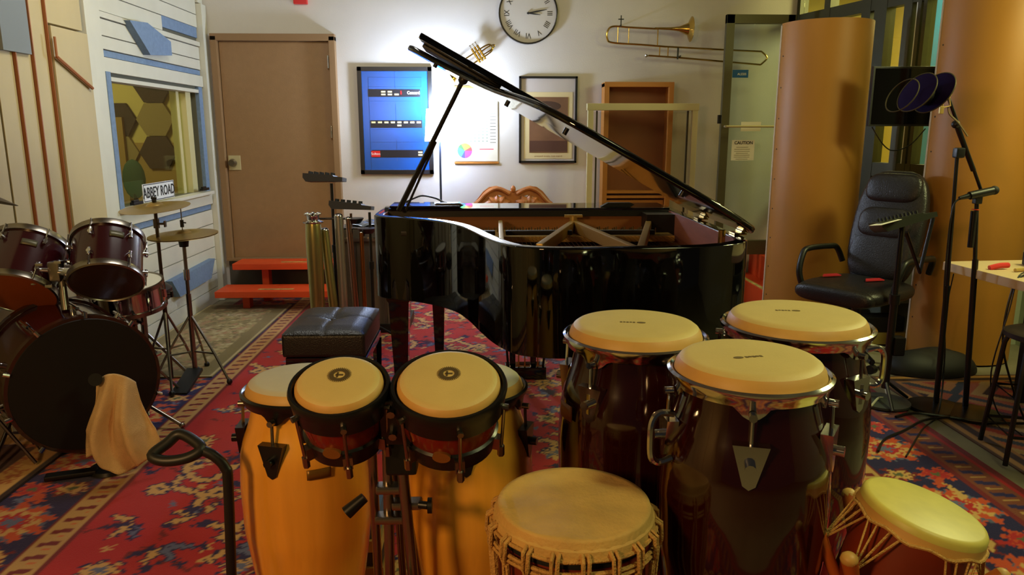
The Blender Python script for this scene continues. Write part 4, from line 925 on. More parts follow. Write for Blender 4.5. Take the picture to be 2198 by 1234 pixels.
for k in range(NK):
    a = 2*pi*(k+.3)/NK; c, s_ = cos(a), sin(a)
    kn = MB().tube([T @ V(r_*c-o_*s_, r_*s_+o_*c, z) for r_, z, o_ in ((.166, zt-.022, -.006), (.180, zt-.030, -.006), (.182, zt-.062, -.005), (.176, zt-.080, 0), (.182, zt-.062, .005), (.180, zt-.030, .006), (.166, zt-.022, .006))], .0042, 6).build('rope_loop', ROPE, dj)
    for sgn in (-1, 1):
        a2 = a+sgn*pi/NK*.92; MB().tube([T @ V(.176*cos(a+sgn*.03), .176*sin(a+sgn*.03), zt-.075), T @ V(.166*cos((a+a2)/2), .166*sin((a+a2)/2), .47), T @ V(.118*cos(a2), .118*sin(a2), .29)], .0042, 6).build('tension_rope', ROPE, dj)
MB().tube([T @ V(.112*cos(2*pi*i/40), .112*sin(2*pi*i/40), .285) for i in range(40)], .007, 6, closed=True).build('rope_ring', ROPE, dj)
# kpanlogo
kp = thing('peg_drum', 'peg drum with cord lacing and wooden pegs, bottom right corner', 'drum', (.862, 1.33, 0))
KT = Matrix.Translation((.862, 1.316, .697)) @ Matrix.Rotation(radians(14), 4, 'Y') @ Matrix.Rotation(radians(4), 4, 'X')
MB().lathe([(0, 0), (.105, .0), (.112, -.002), (.116, -.008), (.117, -.02)], 48, KT).build('head', mat('oiled skin', (206, 190, 92), .45, noise=.12, ns=16), kp, smooth=60)
MB().lathe([(.117, -.018), (.119, -.035), (.116, -.036)], 48, KT, closed=False).build('skin_collar', SKINEDGE, kp)
MB().lathe([(p.x, p.z) for p in catmull([V(a, 0, z) for a, z in ((.106, -.02), (.108, -.12), (.106, -.25), (.095, -.38), (.075, -.48), (.07, -.55), (.085, -.67), (.07, -.67))], 4)], 40, KT).build('shell', mat('red peg drum wood', (128, 44, 18), .45, noise=.25, ns=5), kp, smooth=70)
MB().tube([KT @ V(.121*cos(2*pi*i/48), .121*sin(2*pi*i/48), -.034+.004*sin(5*i)) for i in range(48)], .0035, 6, closed=True).build('cord_ring', ROPE, kp)
pegs = [(radians(-8), .8), (radians(-82), 1), (radians(-152), 1), (radians(172), .7), (radians(100), 1), (radians(40), 1)]
PEG = mat('orange peg wood', (190, 92, 28), .5)
for a, s_ in pegs:
    c, d = cos(a), sin(a); dz_ = -.11 if d < -.5 else 0; p0 = KT @ V(.09*c, .09*d, -.22+dz_); p1 = KT @ V((.19+dz_*.3)*c, (.19+dz_*.3)*d, -.095+dz_)
    pg = MB().cyl(p0, p1, .010, .016, 10).build('peg', PEG, kp); MB().ell(p1, (.017, .017, .014), 10).build('peg_cap', SKINEDGE, pg)
    for q in (-.28, -.1, .12, .3):
        MB().tube([KT @ V(.121*cos(a+q), .121*sin(a+q), -.034), KT @ V(.165*c, .165*d, -.13+dz_*.9)], .0022, 5).build('cord', ROPE, kp)
# bent tube with triangular handle, left foreground
cn = thing('handle_frame', 'bent black steel tube ending in a triangular padded loop handle', 'handle', (-.64, 1.7, 0))
MB().tube(catmull([(-.648, 1.7, .02), (-.640, 1.7, .30), (-.628, 1.7, .58), (-.632, 1.7, .625), (-.655, 1.7, .655), (-.685, 1.7, .672)], 6), .0125, 12).build('tube', mat('black rubber', (20, 20, 20), .45), cn)
MB().tube(catmull([(-.685, 1.7, .674), (-.715, 1.72, .692), (-.748, 1.73, .700), (-.770, 1.715, .684), (-.797, 1.69, .664), (-.765, 1.68, .654), (-.715, 1.685, .658)], 6, closed=True), .0135, 10, closed=True).build('loop_grip', MATS['black rubber'], cn)
MB().box((-.648, 1.7, .022), (.24, .16, .014), bev=.004).build('foot_plate', BLKSTEEL, cn)

# ================================================================== DRUM KIT
def rotz_axis(d): return frame(d)
kd = thing('bass_drum', 'maroon bass drum with black front head and chrome claws', 'drum', (-1.80, 3.25, 0))
fdir = V(sin(radians(43)), -cos(radians(43)), -.03).normalized(); KC = V(-1.715, 3.12, .355)
KM = Matrix.Translation(KC) @ frame(fdir); RK = .300
MB().lathe([(RK-.012, -.02), (RK-.012, -.40), (RK-.02, -.40), (RK-.02, -.02)], 56, KM, closed=True).build('shell', MAROON, kd, smooth=60)
MB().lathe([(0, .002), (RK-.012, .002), (RK-.008, -.004)], 56, KM).build('front_head', mat('black head', (8, 8, 8), .55), kd)
HOOP = mat('clear amber hoop', (52, 30, 22), .25, coat=.5)
for z0 in (-.035, -.43): MB().lathe([(RK-.010, z0+.034), (RK+.004, z0+.034), (RK+.004, z0), (RK-.010, z0)], 56, KM, closed=True).build('hoop', HOOP, kd, smooth=40)
for k in range(10):
    a = 2*pi*(k+.4)/10; c, s_ = cos(a), sin(a); P = lambda r_, z: KM @ V(r_*c, r_*s_, z)
    cl = MB().cyl(P(RK+.014, .005), P(RK+.014, -.12), .004, n=8).build('tension_rod', CHROME, kd)
    MB().cyl(P(RK-.004, .010), P(RK+.02, .008), .009, n=8).cyl(P(RK+.014, .012), P(RK+.014, -.012), .0085, n=8).build('claw_hook', CHROME, cl)
    MB().cyl(P(RK-.012, -.16), P(RK+.02, -.16), .013, n=12).cyl(P(RK+.014, -.10), P(RK+.014, -.22), .009, n=8).build('lug', CHROME, kd)
MB().cyl(KM @ V(-RK*.75, -RK*.55, -.30), V(-2.05, 2.92, .03), .009).ell((-2.05, 2.92, .035), (.014, .014, .014)).build('spur', CHROMED, kd)
MB().cyl(KM @ V(RK*.75, -RK*.55, -.30), V(-1.47, 3.45, .03), .009).ell((-1.47, 3.45, .03), (.014, .014, .014)).build('spur', CHROMED, kd)
mt = MB().cyl(KM @ V(0, RK-.01, -.2), V(-1.885, 3.33, .86), .016).build('tom_post', CHROMED, kd)
# drop the kick so that it rests on the rug (checked by its lowest point)
def tom(label, c, up, r, ln, headm, lugs=6, badge_a=None, shell=MAROON):
    M = Matrix.Translation(c) @ frame(up); t = thing('tom_drum', label, 'drum', tuple(c))
    MB().lathe([(r-.004, ln/2-.01), (r-.004, -ln/2+.01), (r-.010, -ln/2+.01), (r-.010, ln/2-.01)], 48, M, closed=True).build('shell', shell, t, smooth=60)
    MB().lathe([(0, ln/2+.003), (r-.004, ln/2+.003)], 48, M).build('top_head', SMOKE, t)
    MB().lathe([(0, -ln/2-.003), (r-.004, -ln/2-.003)], 48, M).build('bottom_head', headm, t)
    for z in (ln/2-.01, -ln/2+.01):
        s_ = 1 if z > 0 else -1; MB().lathe([(r-.003, z-.012*s_), (r+.006, z-.012*s_), (r+.004, z), (r+.006, z+.014*s_), (r+.0, z+.020*s_), (r-.004, z+.014*s_)], 48, M, closed=True).build('hoop', CHROMED, t, smooth=50)
    for k in range(lugs):
        a = 2*pi*(k+.25)/lugs
        for s_ in (1, -1):
            c_, d_ = cos(a), sin(a); P = lambda q, z: M @ V(q*c_, q*d_, z)
            MB().cyl(P(r+.010, s_*(ln/2+.004)), P(r+.010, s_*(ln/2-.06)), .0035, n=6).cyl(P(r-.004, s_*(ln/2-.065)), P(r+.016, s_*(ln/2-.065)), .010, n=10).cyl(P(r+.010, s_*(ln/2-.045)), P(r+.010, s_*(ln/2-.08)), .007, n=8).build('lug', CHROME, t)
    if badge_a is not None:
        F = M @ Matrix.Rotation(badge_a, 4, 'Z'); MB().grid(lambda u, v: F @ V((r-.002)*cos((u-.5)*.4), (r-.002)*sin((u-.5)*.4), .045+(v-.5)*.03), 8, 2).build('badge', mat('grey badge', (92, 88, 70), .4, .4), t, solid=.002)
    return t
up1 = V(.25, .62, .74).normalized(); up2 = V(-.42, .60, .72).normalized()
vc = lambda up: None
def ang_to(up, d): 
    F = frame(up).to_3x3().inverted(); q = F @ Vector(d); return atan2(q.y, q.x)
tom('maroon tom drum with amber bottom head, left one on the bass drum', V(-2.07, 3.38, .815), V(-.05, .70, .71), .158, .26, MESHO, badge_a=ang_to(V(-.05, .70, .71), (.45, -.8, .3)))
tom('maroon tom drum with smoked bottom head, right one on the bass drum', V(-1.712, 3.40, .850), V(-.2, .66, .72), .150, .235, SMOKE, badge_a=ang_to(V(-.2, .66, .72), (.6, -.7, .3)))
hm = thing('tom_mount', 'chrome double tom holder above the bass drum', 'mount', (-1.885, 3.33, .80))
MB().box((-1.885, 3.30, .82), (.05, .06, .09), bev=.01).build('block', CHROMED, hm)
MB().cyl((-1.885, 3.30, .82), (-1.965, 3.27, .83), .012).cyl((-1.96, 3.25, .83), (-1.96, 3.25, .77), .014).build('arm', CHROME, hm)
MB().cyl((-1.885, 3.30, .82), (-1.79, 3.27, .815), .022).build('arm', CHROME, hm)
for x, z in ((-1.93, .86), (-1.85, .87), (-1.90, .765)): MB().cyl((x, 3.26, z), (x+.012, 3.235, z), .008).box((x+.012, 3.23, z), (.03, .006, .012), bev=.002).build('wing_bolt', CHROME, hm)
# snare
sn = thing('snare_drum', 'chrome snare drum on its stand behind the right tom', 'drum', (-1.83, 3.80, .53))
M = Matrix.Translation((-1.83, 3.80, .60)) @ Matrix.Rotation(radians(8), 4, 'X')
MB().lathe([(.17, .065), (.17, -.065), (.165, -.065), (.165, .065)], 48, M, closed=True).build('shell', CHROME, sn, smooth=60); MB().lathe([(0, .066), (.168, .066)], 48, M).build('top_head', PAPER, sn); MB().lathe([(0, -.066), (.168, -.066)], 48, M).build('bottom_head', SMOKE, sn)
for z in (.06, -.06): MB().lathe([(.169, z-.012), (.179, z-.010), (.179, z+.010), (.169, z+.012)], 48, M, closed=True).build('hoop', CHROMED, sn)
for k in range(8):
    a = 2*pi*k/8+.2; c, s_ = cos(a), sin(a); MB().cyl(M @ V(.18*c, .18*s_, .06), M @ V(.18*c, .18*s_, -.06), .004, n=6).cyl(M @ V(.176*c, .176*s_, .022), M @ V(.176*c, .176*s_, -.022), .009, n=8).build('lug', CHROME, sn)
ss = thing('snare_stand', 'folding chrome snare stand under the chrome snare drum', 'stand', (-1.81, 3.80, 0))
MB().cyl((-1.81, 3.80, .12), (-1.81, 3.80, .48), .012).build('post', CHROMED, ss); MB().ell((-1.81, 3.80, .47), (.03, .03, .03)).cyl((-1.81, 3.8, .47), (-1.75, 3.76, .46), .008).build('tilter', CHROMED, ss)
for a in (radians(-60), radians(60), radians(180)):
    c, s_ = cos(a), sin(a); MB().tube([(-1.81, 3.8, .48), (-1.81+.12*c, 3.8+.12*s_, .50), (-1.83+.175*c, 3.8+.175*s_, .545)], .007).build('basket_arm', BLKSTEEL, ss)
    MB().tube([(-1.81, 3.8, .30), (-1.81+.23*c, 3.8+.23*s_, .022)], .007).build('leg', CHROMED, ss)
# floor tom and throne, mostly hidden
ft = thing('floor_tom', 'dark floor tom standing behind the bass drum at the left edge', 'drum', (-2.05, 3.80, 0))
TF = Matrix.Translation((-2.05, 3.80, 0))
MB().lathe([(.175, .56), (.175, .22), (.17, .22), (.17, .56)], 48, TF, closed=True).build('shell', MAROON, ft); MB().lathe([(0, .565), (.175, .565)], 48, TF).build('top_head', SMOKE, ft)
for z in (.555, .225): MB().lathe([(.174, z-.012), (.183, z-.010), (.183, z+.012), (.174, z+.012)], 48, TF, closed=True).build('hoop', CHROMED, ft)
for k in range(3):
    a = 2*pi*k/3-1.2; c, s_ = cos(a), sin(a); MB().cyl((-2.05+.19*c, 3.8+.19*s_, .016), (-2.05+.19*c, 3.8+.19*s_, .46), .006).build('leg', CHROMED, ft)
th = thing('drum_throne', 'round black padded drum stool behind the bass drum', 'stool', (-1.95, 4.15, 0))
MB().lathe([(0, .57), (.14, .57), (.165, .55), (.165, .50), (.14, .48), (0, .48)], 32, Matrix.Translation((-1.95, 4.2, 0))).build('seat', LEATHER, th)
MB().cyl((-1.95, 4.2, .1), (-1.95, 4.2, .49), .018).build('post', CHROMED, th)
for k in range(3):
    a = 2*pi*k/3+.4; MB().tube([(-1.95, 4.2, .30), (-1.95+.2*cos(a), 4.2+.2*sin(a), .03)], .009).build('leg', CHROMED, th)
# cymbals
def cymbal(b, M, r, cup=.03, h=.012): return b.lathe([(.006, cup*.9), (.03, cup*.75), (.045, cup*.3), (.05, h), (r*.6, h*.6), (r, -.004), (r-.001, -.0055), (r*.6, h*.4), (.05, h-.003), (.04, cup*.2), (.006, cup*.7)], 48, M)
def tripod(par, x, y, z0, R_, feet, m_=CHROMED):
    for fx, fy in feet:
        lg = MB().tube([(x, y, z0+.10), ((x+fx)/2+ (fx-x)*.12, (y+fy)/2+(fy-y)*.12, z0*.62), (fx, fy, .03)], .007).tube([(x, y, z0-.12), ((x+fx)/2+(fx-x)*.12, (y+fy)/2+(fy-y)*.12, z0*.62)], .006).build('leg', m_, par)
        MB().ell((fx, fy, .032), (.016, .016, .018)).build('rubber_foot', BLACK, lg)
c1 = thing('cymbal_stand', 'straight chrome cymbal stand holding the upper cymbal', 'stand', (-1.80, 4.12, 0))
MB().cyl((-1.79, 4.12, .05), (-1.79, 4.12, .55), .012).cyl((-1.79, 4.12, .50), (-1.785, 4.11, 1.0), .0095).cyl((-1.785, 4.11, .98), (-1.782, 4.10, 1.055), .004).build('tube', mat('dark chrome', (96, 84, 72), .3, 1), c1)
for z in (.54, .93): 
    MB().cyl((-1.79, 4.12, z-.025), (-1.79, 4.12, z+.025), .016).cyl((-1.79, 4.11, z), (-1.74, 4.10, z), .006).box((-1.735, 4.10, z), (.01, .02, .035), bev=.003).build('clamp', MATS['dark chrome'], c1)
MB().cyl((-1.785, 4.11, 1.045), (-1.782, 4.10, 1.065), .012).box((-1.782, 4.10, 1.07), (.03, .008, .012), bev=.002).build('wing_nut', BLACK, c1)
tripod(c1, -1.79, 4.12, .34, .25, ((-1.97, 4.20), (-1.70, 3.90), (-1.72, 4.32)))
cy = thing('cymbal', 'tilted bronze cymbal on the left stand below the ABBEY ROAD sign', 'cymbal', (-1.785, 4.11, 1.02))
cymbal(MB(), Matrix.Translation((-1.785, 4.11, 1.022)) @ Euler((radians(6), radians(-3), 0)).to_matrix().to_4x4(), .18).build('plate', CYMB, cy, smooth=60); MB().cyl((-1.785, 4.11, 1.0), (-1.785, 4.11, 1.016), .016).build('felt', BLACK, cy)
c2 = thing('hi_hat_stand', 'chrome hi-hat stand with tripod legs, nearest the pale rug', 'stand', (-1.69, 4.22, 0))
MB().cyl((-1.685, 4.2, .04), (-1.685, 4.2, .52), .014).cyl((-1.685, 4.2, .50), (-1.685, 4.2, .86), .010).cyl((-1.685, 4.2, .84), (-1.685, 4.2, 1.03), .003).build('tube', CHROMED, c2)
MB().cyl((-1.685, 4.2, .90), (-1.685, 4.2, .94), .010).cyl((-1.685, 4.2, .925), (-1.66, 4.19, .925), .004).build('clutch', BLKSTEEL, c2); MB().cyl((-1.685, 4.2, .79), (-1.685, 4.2, .835), .024, .03).build('cup', BLACK, c2)
MB().cyl((-1.685, 4.2, .6), (-1.685, 4.2, .66), .016).build('clamp', CHROME, c2)
tripod(c2, -1.685, 4.2, .30, .3, ((-1.455, 4.09), (-1.70, 4.42), (-1.86, 4.02)))
MB().box((-1.68, 4.06, .045), (.09, .26, .02), Matrix.Rotation(radians(14), 3, 'X'), bev=.004).build('pedal', BLACK, c2)
for z, n_, lb in ((.862, 1, 'upper hi-hat cymbal lying face down on its twin'), (.848, -1, 'lower hi-hat cymbal lying face up on the stand')):
    cc = MB(); cymbal(cc, Matrix.Translation((-1.685, 4.2, z)) @ Euler((radians(3), radians(-2), 0)).to_matrix().to_4x4() @ Matrix.Diagonal((1, 1, n_, 1)), .185, .025, .01).build('hi_hat_cymbal', CYMB, None, loc=(-1.685, 4.2, z), smooth=60, label=lb, cat='cymbal')
cl = thing('crash_cymbal', 'dark cymbal edge at the left border of the picture', 'cymbal', (-1.98, 3.0, 1.17))
cymbal(MB(), Matrix.Translation((-1.98, 3.0, 1.17)) @ Euler((radians(-14), radians(10), 0)).to_matrix().to_4x4(), .135, .03, .02).build('plate', mat('dark bronze', (58, 44, 34), .35, .8), cl)
cs_ = thing('boom_stand', 'thin chrome stand holding the dark cymbal at the left border', 'stand', (-2.08, 3.0, 0))
MB().cyl((-2.10, 3.0, .03), (-2.10, 3.0, .95), .011).cyl((-2.10, 3.0, .93), (-1.98, 3.0, 1.185), .006).build('tube', CHROMED, cs_)
for k in range(3):
    a = 2*pi*k/3+.2; MB().tube([(-2.10, 3.0, .35), (-2.10+.18*cos(a), 3.0+.18*sin(a), .035)], .008).build('leg', CHROMED, cs_)
# towel draped on the bass drum mic
mc = thing('drum_microphone', 'black microphone poking out above the towel on the bass drum', 'microphone', (-1.60, 3.02, .1))
MB().cyl((-1.60, 2.98, .43), (-1.56, 2.90, .45), .020, .026).build('head', BLACKM, mc); MB().cyl((-1.60, 2.98, .43), (-1.60, 3.0, .10), .008).build('arm', BLKSTEEL, mc)
MB().cyl((-1.60, 3.0, .028), (-1.60, 3.0, .10), .012).cyl((-1.60, 3.0, .018), (-1.60, 3.0, .032), .08, .075, 24).build('base', BLKSTEEL, mc)
def tw(u, v):
    sp = .075+.07*min(1, v*1.6); a = (u-.5)*2
    x = -1.515 + a*sp + .012*sin(5*v+3*u); fold = .034*sin(13*u+1.5*sin(3*v))*min(1, v*2.2)+.012*sin(27*u+4*v)*min(1, v*2)
    z = .465 - .42*v*(1-.10*abs(a)) - .05*a*a*(1-v) + .02*sin(9*u)*v; return V(x, 2.93 + .04*a*a - .03*sin(pi*v) + fold, max(.03, z))
cloth('towel', 'sandy towel draped over the microphone before the bass drum', tw, TOWEL, (-1.53, 2.95, .03), 60, 40)
MB().box((-1.72, 2.93, .032), (.19, .05, .02), Matrix.Rotation(radians(18), 3, 'Z'), bev=.006).build('brush', BLACK, None, loc=(-1.72, 2.93, .022), label='narrow black bar lying at the foot of the bass drum', cat='bar')

# ================================================================== MIXERS AND METAL TUBES LEFT OF THE PIANO
MIXB = mat('mixer black', (12, 12, 13), .55)
def mixer(label, c, w_, d_, rz, tx, knobs=5, m_=MIXB):
    t = thing('personal_mixer', label, 'mixer', c, (tx[0], tx[1], rz))
    P = [(-w_/2, -.006), (-w_/2+.02, -.03), (w_/2, -.012), (w_/2, .012), (w_/2*.55, .014), (w_/2*.5, .022), (-w_/2, .022)]
    M = Matrix(((1, 0, 0, 0), (0, 0, 1, -d_/2), (0, 1, 0, 0), (0, 0, 0, 1))); MB().prism(P, 0, d_, M).build('body', m_, t, world=False)
    for i in range(knobs):
        for j in range(3): MB().cyl((-w_*.36+i*w_*.14, -d_*.3+j*d_*.28, .021), (-w_*.36+i*w_*.14, -d_*.3+j*d_*.28, .038), .007, .006, 8).build('knob', BLACKM, t, world=False)
    return t
mixer('small black mixer with row of knobs on the tallest stand before the tan door', (-1.03, 4.90, 1.125), .25, .16, 0, (radians(-6), radians(4)))
mixer('small black mixer with knobs on the middle stand left of the piano', (-.865, 4.90, .945), .27, .16, 0, (radians(-6), radians(6)))
def stand(label, x, y, zt, r_=.010, m_=BLKSTEEL, feet=3, R_=.22, a0=.3, name='mixer_stand', zf=.02):
    t = thing(name, label, 'stand', (x, y, 0))
    MB().cyl((x, y, .10), (x, y, zt*.62), r_*1.35).cyl((x, y, zt*.6), (x, y, zt), r_).build('pole', m_, t)
    MB().cyl((x, y, zt*.6-.02), (x, y, zt*.6+.03), r_*1.9).build('collar', m_, t)
    for k in range(feet):
        a = 2*pi*k/feet+a0; MB().tube([(x, y, .14), (x+R_*cos(a), y+R_*sin(a), .028)], .009).build('leg', m_, t)
    return t
stand('tall black stand under the highest mixer', -1.00, 4.95, 1.09)
stand('slim brown stand under the middle mixer, nearer the tubes', -.87, 4.88, .90, .008, mat('bronze stand', (98, 70, 46), .35, .6), a0=1.2)
stand('black stand beside the wooden cabinet, right of the brown stand', -.76, 4.95, .90, .009, a0=-.2)
for z, x0, x1, yy in ((.865, -1.09, -.80, 4.93), (.80, -.93, -.72, 4.93)):
    t = thing('clip_tray', 'black %s tray clamped across the mixer stands' % ('upper' if z > .83 else 'lower'), 'tray', ((x0+x1)/2, yy, z))
    MB().box(((x0+x1)/2, yy-.03, z), (x1-x0, .05, .010), bev=.003).lathe([(0, -.03), (.04, -.03), (.06, .0), (.062, .004), (0, .004)], 20, Matrix.Translation((x1-.05, yy-.05, z))).build('tray', BLKSTEEL, t)
    MB().box((x0+.12, yy, z-.03), (.035, .04, .05), bev=.005).build('clamp', BLKSTEEL, t)
TUBE1 = mat('smoky chrome tube', (170, 158, 100), .3, .9); TUBE2 = mat('pewter tube', (178, 174, 162), .3, .9); TUBE3 = mat('copper tube', (176, 110, 60), .25, 1)
t = thing('metal_urn', 'tall polished metal column with crown like top left of the stands', 'tube', (-1.09, 4.72, 0))
MB().lathe([(p.x, p.z) for p in catmull([V(a, 0, z) for a, z in ((.042, .014), (.045, .3), (.05, .55), (.052, .75), (.048, .84), (.045, .86))], 4)], 32, Matrix.Translation((-1.08, 4.72, 0))).build('body', TUBE1, t)
MB().lathe([(.062, .86), (.065, .867), (.046, .875), (.036, .88), (.038, .90), (.045, .91), (.04, .912), (.032, .885)], 32, Matrix.Translation((-1.08, 4.72, 0))).build('crown', CHROME, t)
for k in range(7): a = 2*pi*k/7; MB().ell((-1.08+.042*cos(a), 4.72+.042*sin(a), .915), (.012, .012, .01)).build('crown_bead', CHROME, t)
for lb, p, q, r_, mm in (('leaning brass coloured tube next to the crowned column', (-.97, 4.78, .014), (-1.03, 4.80, .80), .030, TUBE1), ('upright silver tube with domed cap between the stands', (-.925, 4.80, .014), (-.935, 4.80, .89), .030, TUBE2), ('thin pinkish metal tube right of the silver tube', (-.845, 4.84, .014), (-.88, 4.84, .87), .020, mat('rose tube', (176, 140, 124), .25, 1)), ('curved copper tube nearest the wooden cabinet', (-.79, 4.80, .014), (-.80, 4.83, .78), .014, TUBE3)):
    t = thing('metal_tube', lb, 'tube', p); MB().cyl(p, q, r_, r_*.95, 24).build('body', mm, t); MB().ell(q, (r_*.97, r_*.97, r_*.7)).build('cap', CHROME, t)
cb_ = thing('wooden_cabinet', 'grey brown wooden cabinet with steel top behind the stands', 'cabinet', (-.86, 5.35, 0))
WOODG = mat('grey brown wood', (92, 76, 70), .5, noise=.3, ns=5, stretch=(6, 1, .5))
MB().box((-.80, 5.40, .37), (.46, .40, .60), bev=.004).build('carcass', WOODG, cb_); MB().box((-.80, 5.40, .045), (.50, .44, .06), bev=.003).build('plinth', BLACK, cb_)
MB().box((-.80, 5.40, .685), (.50, .44, .03), bev=.004).build('steel_shelf', CHROMED, cb_); MB().box((-.80, 5.40, .725), (.46, .40, .06), bev=.004).build('top_unit', mat('steel front', (120, 112, 104), .35, .7), cb_)
MB().box((-.9, 5.194, .37), (.003, .005, .58)).box((-.70, 5.194, .37), (.003, .005, .58)).build('door_gap', BLACK, cb_)
pl = MB().grid(lambda u, v: V(-.98+.36*u, 5.25+.3*v, .765+.018*abs(sin(9*u+5*v))+.01*sin(17*v)), 20, 14).build('plastic_wrap', mat('crumpled foil', (150, 160, 180), .2, .6), None, loc=(-.8, 5.4, .76), label='crumpled shiny wrap lying on the wooden cabinet', cat='wrapper', solid=.002)

# ================================================================== RIGHT SIDE
def column(label, cx, cy, r, zt, face):
    t = thing('plywood_column', label, 'column', (cx, cy, 0)); T = Matrix.Translation((cx, cy, 0))
    a0, a1 = face-pi/2, face+pi/2
    MB().lathe([(r, .012), (r, zt), (r-.008, zt), (r-.008, .012)], 32, T, closed=True, a0=a0, a1=a1).build('curved_sheet', PLYB, t, smooth=50)
    F = T @ Matrix.Rotation(face, 4, 'Z')
    b = MB(); b.prism([((r-.012)*cos(q), (r-.012)*sin(q)) for q in [(-pi/2+pi*i/20) for i in range(21)]], zt-.03, zt-.012, F); b.build('top_disc', PLY, t)
    MB().box(tuple(F @ V(-.01, 0, zt/2)), (.02, 2*r-.01, zt-.024), Matrix.Rotation(face, 3, 'Z')).build('back_board', PLY, t)
    b = MB()
    for sgn in (-1, 1): b.box(tuple(F @ V(.004, sgn*(r+.002), zt/2)), (.022, .006, zt-.024), Matrix.Rotation(face, 3, 'Z'))
    b.build('edge_tape', mat('white edge', (206, 190, 160), .6), t)
    for i in range(9):
        p = F @ V((r+.001)*cos(-1.40 if True else 0), (r+.001)*sin(-1.40), .25+i*.21); d = (p-V(cx, cy, p.z)).normalized(); MB().cyl(p, p+d*.002, .005, n=8).build('screw', INK, t)
    return t
column('bent plywood half column left of the office chair', 2.37, 5.33, .305, 2.15, radians(-92))
column('wide bent plywood half column right of the office chair', 3.06, 4.58, .30, 2.65, radians(-100))
tv = thing('monitor_screen', 'black flat screen hung between the two plywood columns', 'monitor', (2.66, 4.86, 1.44))
MB().box((2.73, 4.82, 1.64), (.52, .03, .37), Matrix.Rotation(radians(-3), 3, 'Z'), bev=.003).build('casing', BLACK, tv)
MB().box((2.73, 4.803, 1.64), (.49, .004, .345), Matrix.Rotation(radians(-3), 3, 'Z')).build('screen', mat('dark screen', (4, 4, 6), .1, spec=.25), tv)
MB().box((2.7, 4.9, 1.62), (.12, .12, .12)).tube([(2.74, 4.95, 1.62), (3.02, 5.03, 1.62)], .025).build('wall_arm', BLACK, tv)
cbm = MB().tube(catmull([(2.50, 4.83, 1.45), (2.60, 4.84, 1.33), (2.68, 4.85, 1.30), (2.78, 4.85, 1.34), (2.86, 4.84, 1.44)], 6), .004, 6).build('monitor_cable', BLACK, None, loc=(2.68, 4.84, 1.3), label='black cable sagging below the flat screen', cat='cable')
# office chair
oc = thing('office_chair', 'high backed black leather office chair with tube armrests', 'chair', (2.30, 4.42, 0), (0, 0, radians(33)))
# local frame: the chair faces -X
def pillow(b, c, d, M=None, n=20, p=.45):
    T = Matrix.Translation(c) @ (M or Matrix())
    def fn(u, v):
        a = 2*pi*u; ph = pi*(v-.5); f_ = lambda t, e: math.copysign(abs(t)**e, t)
        return T @ V(d[0]*f_(cos(ph), p)*f_(cos(a), p), d[1]*f_(cos(ph), p)*f_(sin(a), p), d[2]*f_(sin(ph), .8))
    b.grid(fn, n*2, n, closeu=True); return b
pillow(MB(), (-.03, 0, .47), (.29, .27, .062)).build('seat', LEATHER, oc, world=False, smooth=180)
pillow(MB(), (-.25, 0, .465), (.07, .25, .055)).build('seat_front_roll', LEATHER, oc, world=False, smooth=180)
RB = Matrix.Rotation(radians(14), 4, 'Y')
pillow(MB(), (.27, 0, .82), (.055, .225, .37), RB, p=.55).build('backrest', LEATHER, oc, world=False, smooth=180)
pillow(MB(), (.215, 0, .66), (.045, .20, .15), RB).build('lumbar_cushion', LEATHER, oc, world=False, smooth=180)
pillow(MB(), (.255, 0, .86), (.045, .175, .10), RB).build('middle_cushion', LEATHER, oc, world=False, smooth=180)
pillow(MB(), (.315, 0, 1.07), (.055, .175, .095), RB).build('headrest', LEATHER, oc, world=False, smooth=180)
for s_ in (-1, 1):
    MB().tube(catmull([(-.14, s_*.29, .45), (-.16, s_*.31, .55), (-.12, s_*.32, .66), (-.06, s_*.32, .69), (.16, s_*.32, .685), (.24, s_*.31, .67), (.27, s_*.28, .58)], 5), .019, 10).build('armrest', BLACK, oc, world=False)
MB().cyl((0, 0, .12), (0, 0, .42), .028).build('gas_lift', BLKSTEEL, oc, world=False); MB().box((0, 0, .41), (.24, .24, .04), bev=.01).build('mechanism', BLKSTEEL, oc, world=False)
for k in range(5):
    a = 2*pi*k/5+.3; l = MB().tube([(0, 0, .12), (.28*cos(a), .28*sin(a), .085)], [.026, .018], 8).build('base_arm', BLKSTEEL, oc, world=False)
    MB().cyl((.28*cos(a)-.02, .28*sin(a), .042), (.28*cos(a)+.02, .28*sin(a), .042), .028).cyl((.28*cos(a), .28*sin(a), .05), (.28*cos(a), .28*sin(a), .09), .01).build('caster', BLACK, l, world=False)
for (x, y) in ((2.16, 4.52), (2.35, 4.36)):
    MB().prism([(-.07, -.02), (.06, -.035), (.075, .02), (-.02, .03)], 0, .006, Matrix.Translation((x, y, .537)) @ Matrix.Rotation(.3, 4, 'Z')).build('red_cloth', mat('red cloth', (176, 22, 34), .7), None, loc=(x, y, .537), label='%s scrap of red cloth on the office chair seat' % ('front' if x < 2.2 else 'rear'), cat='cloth')
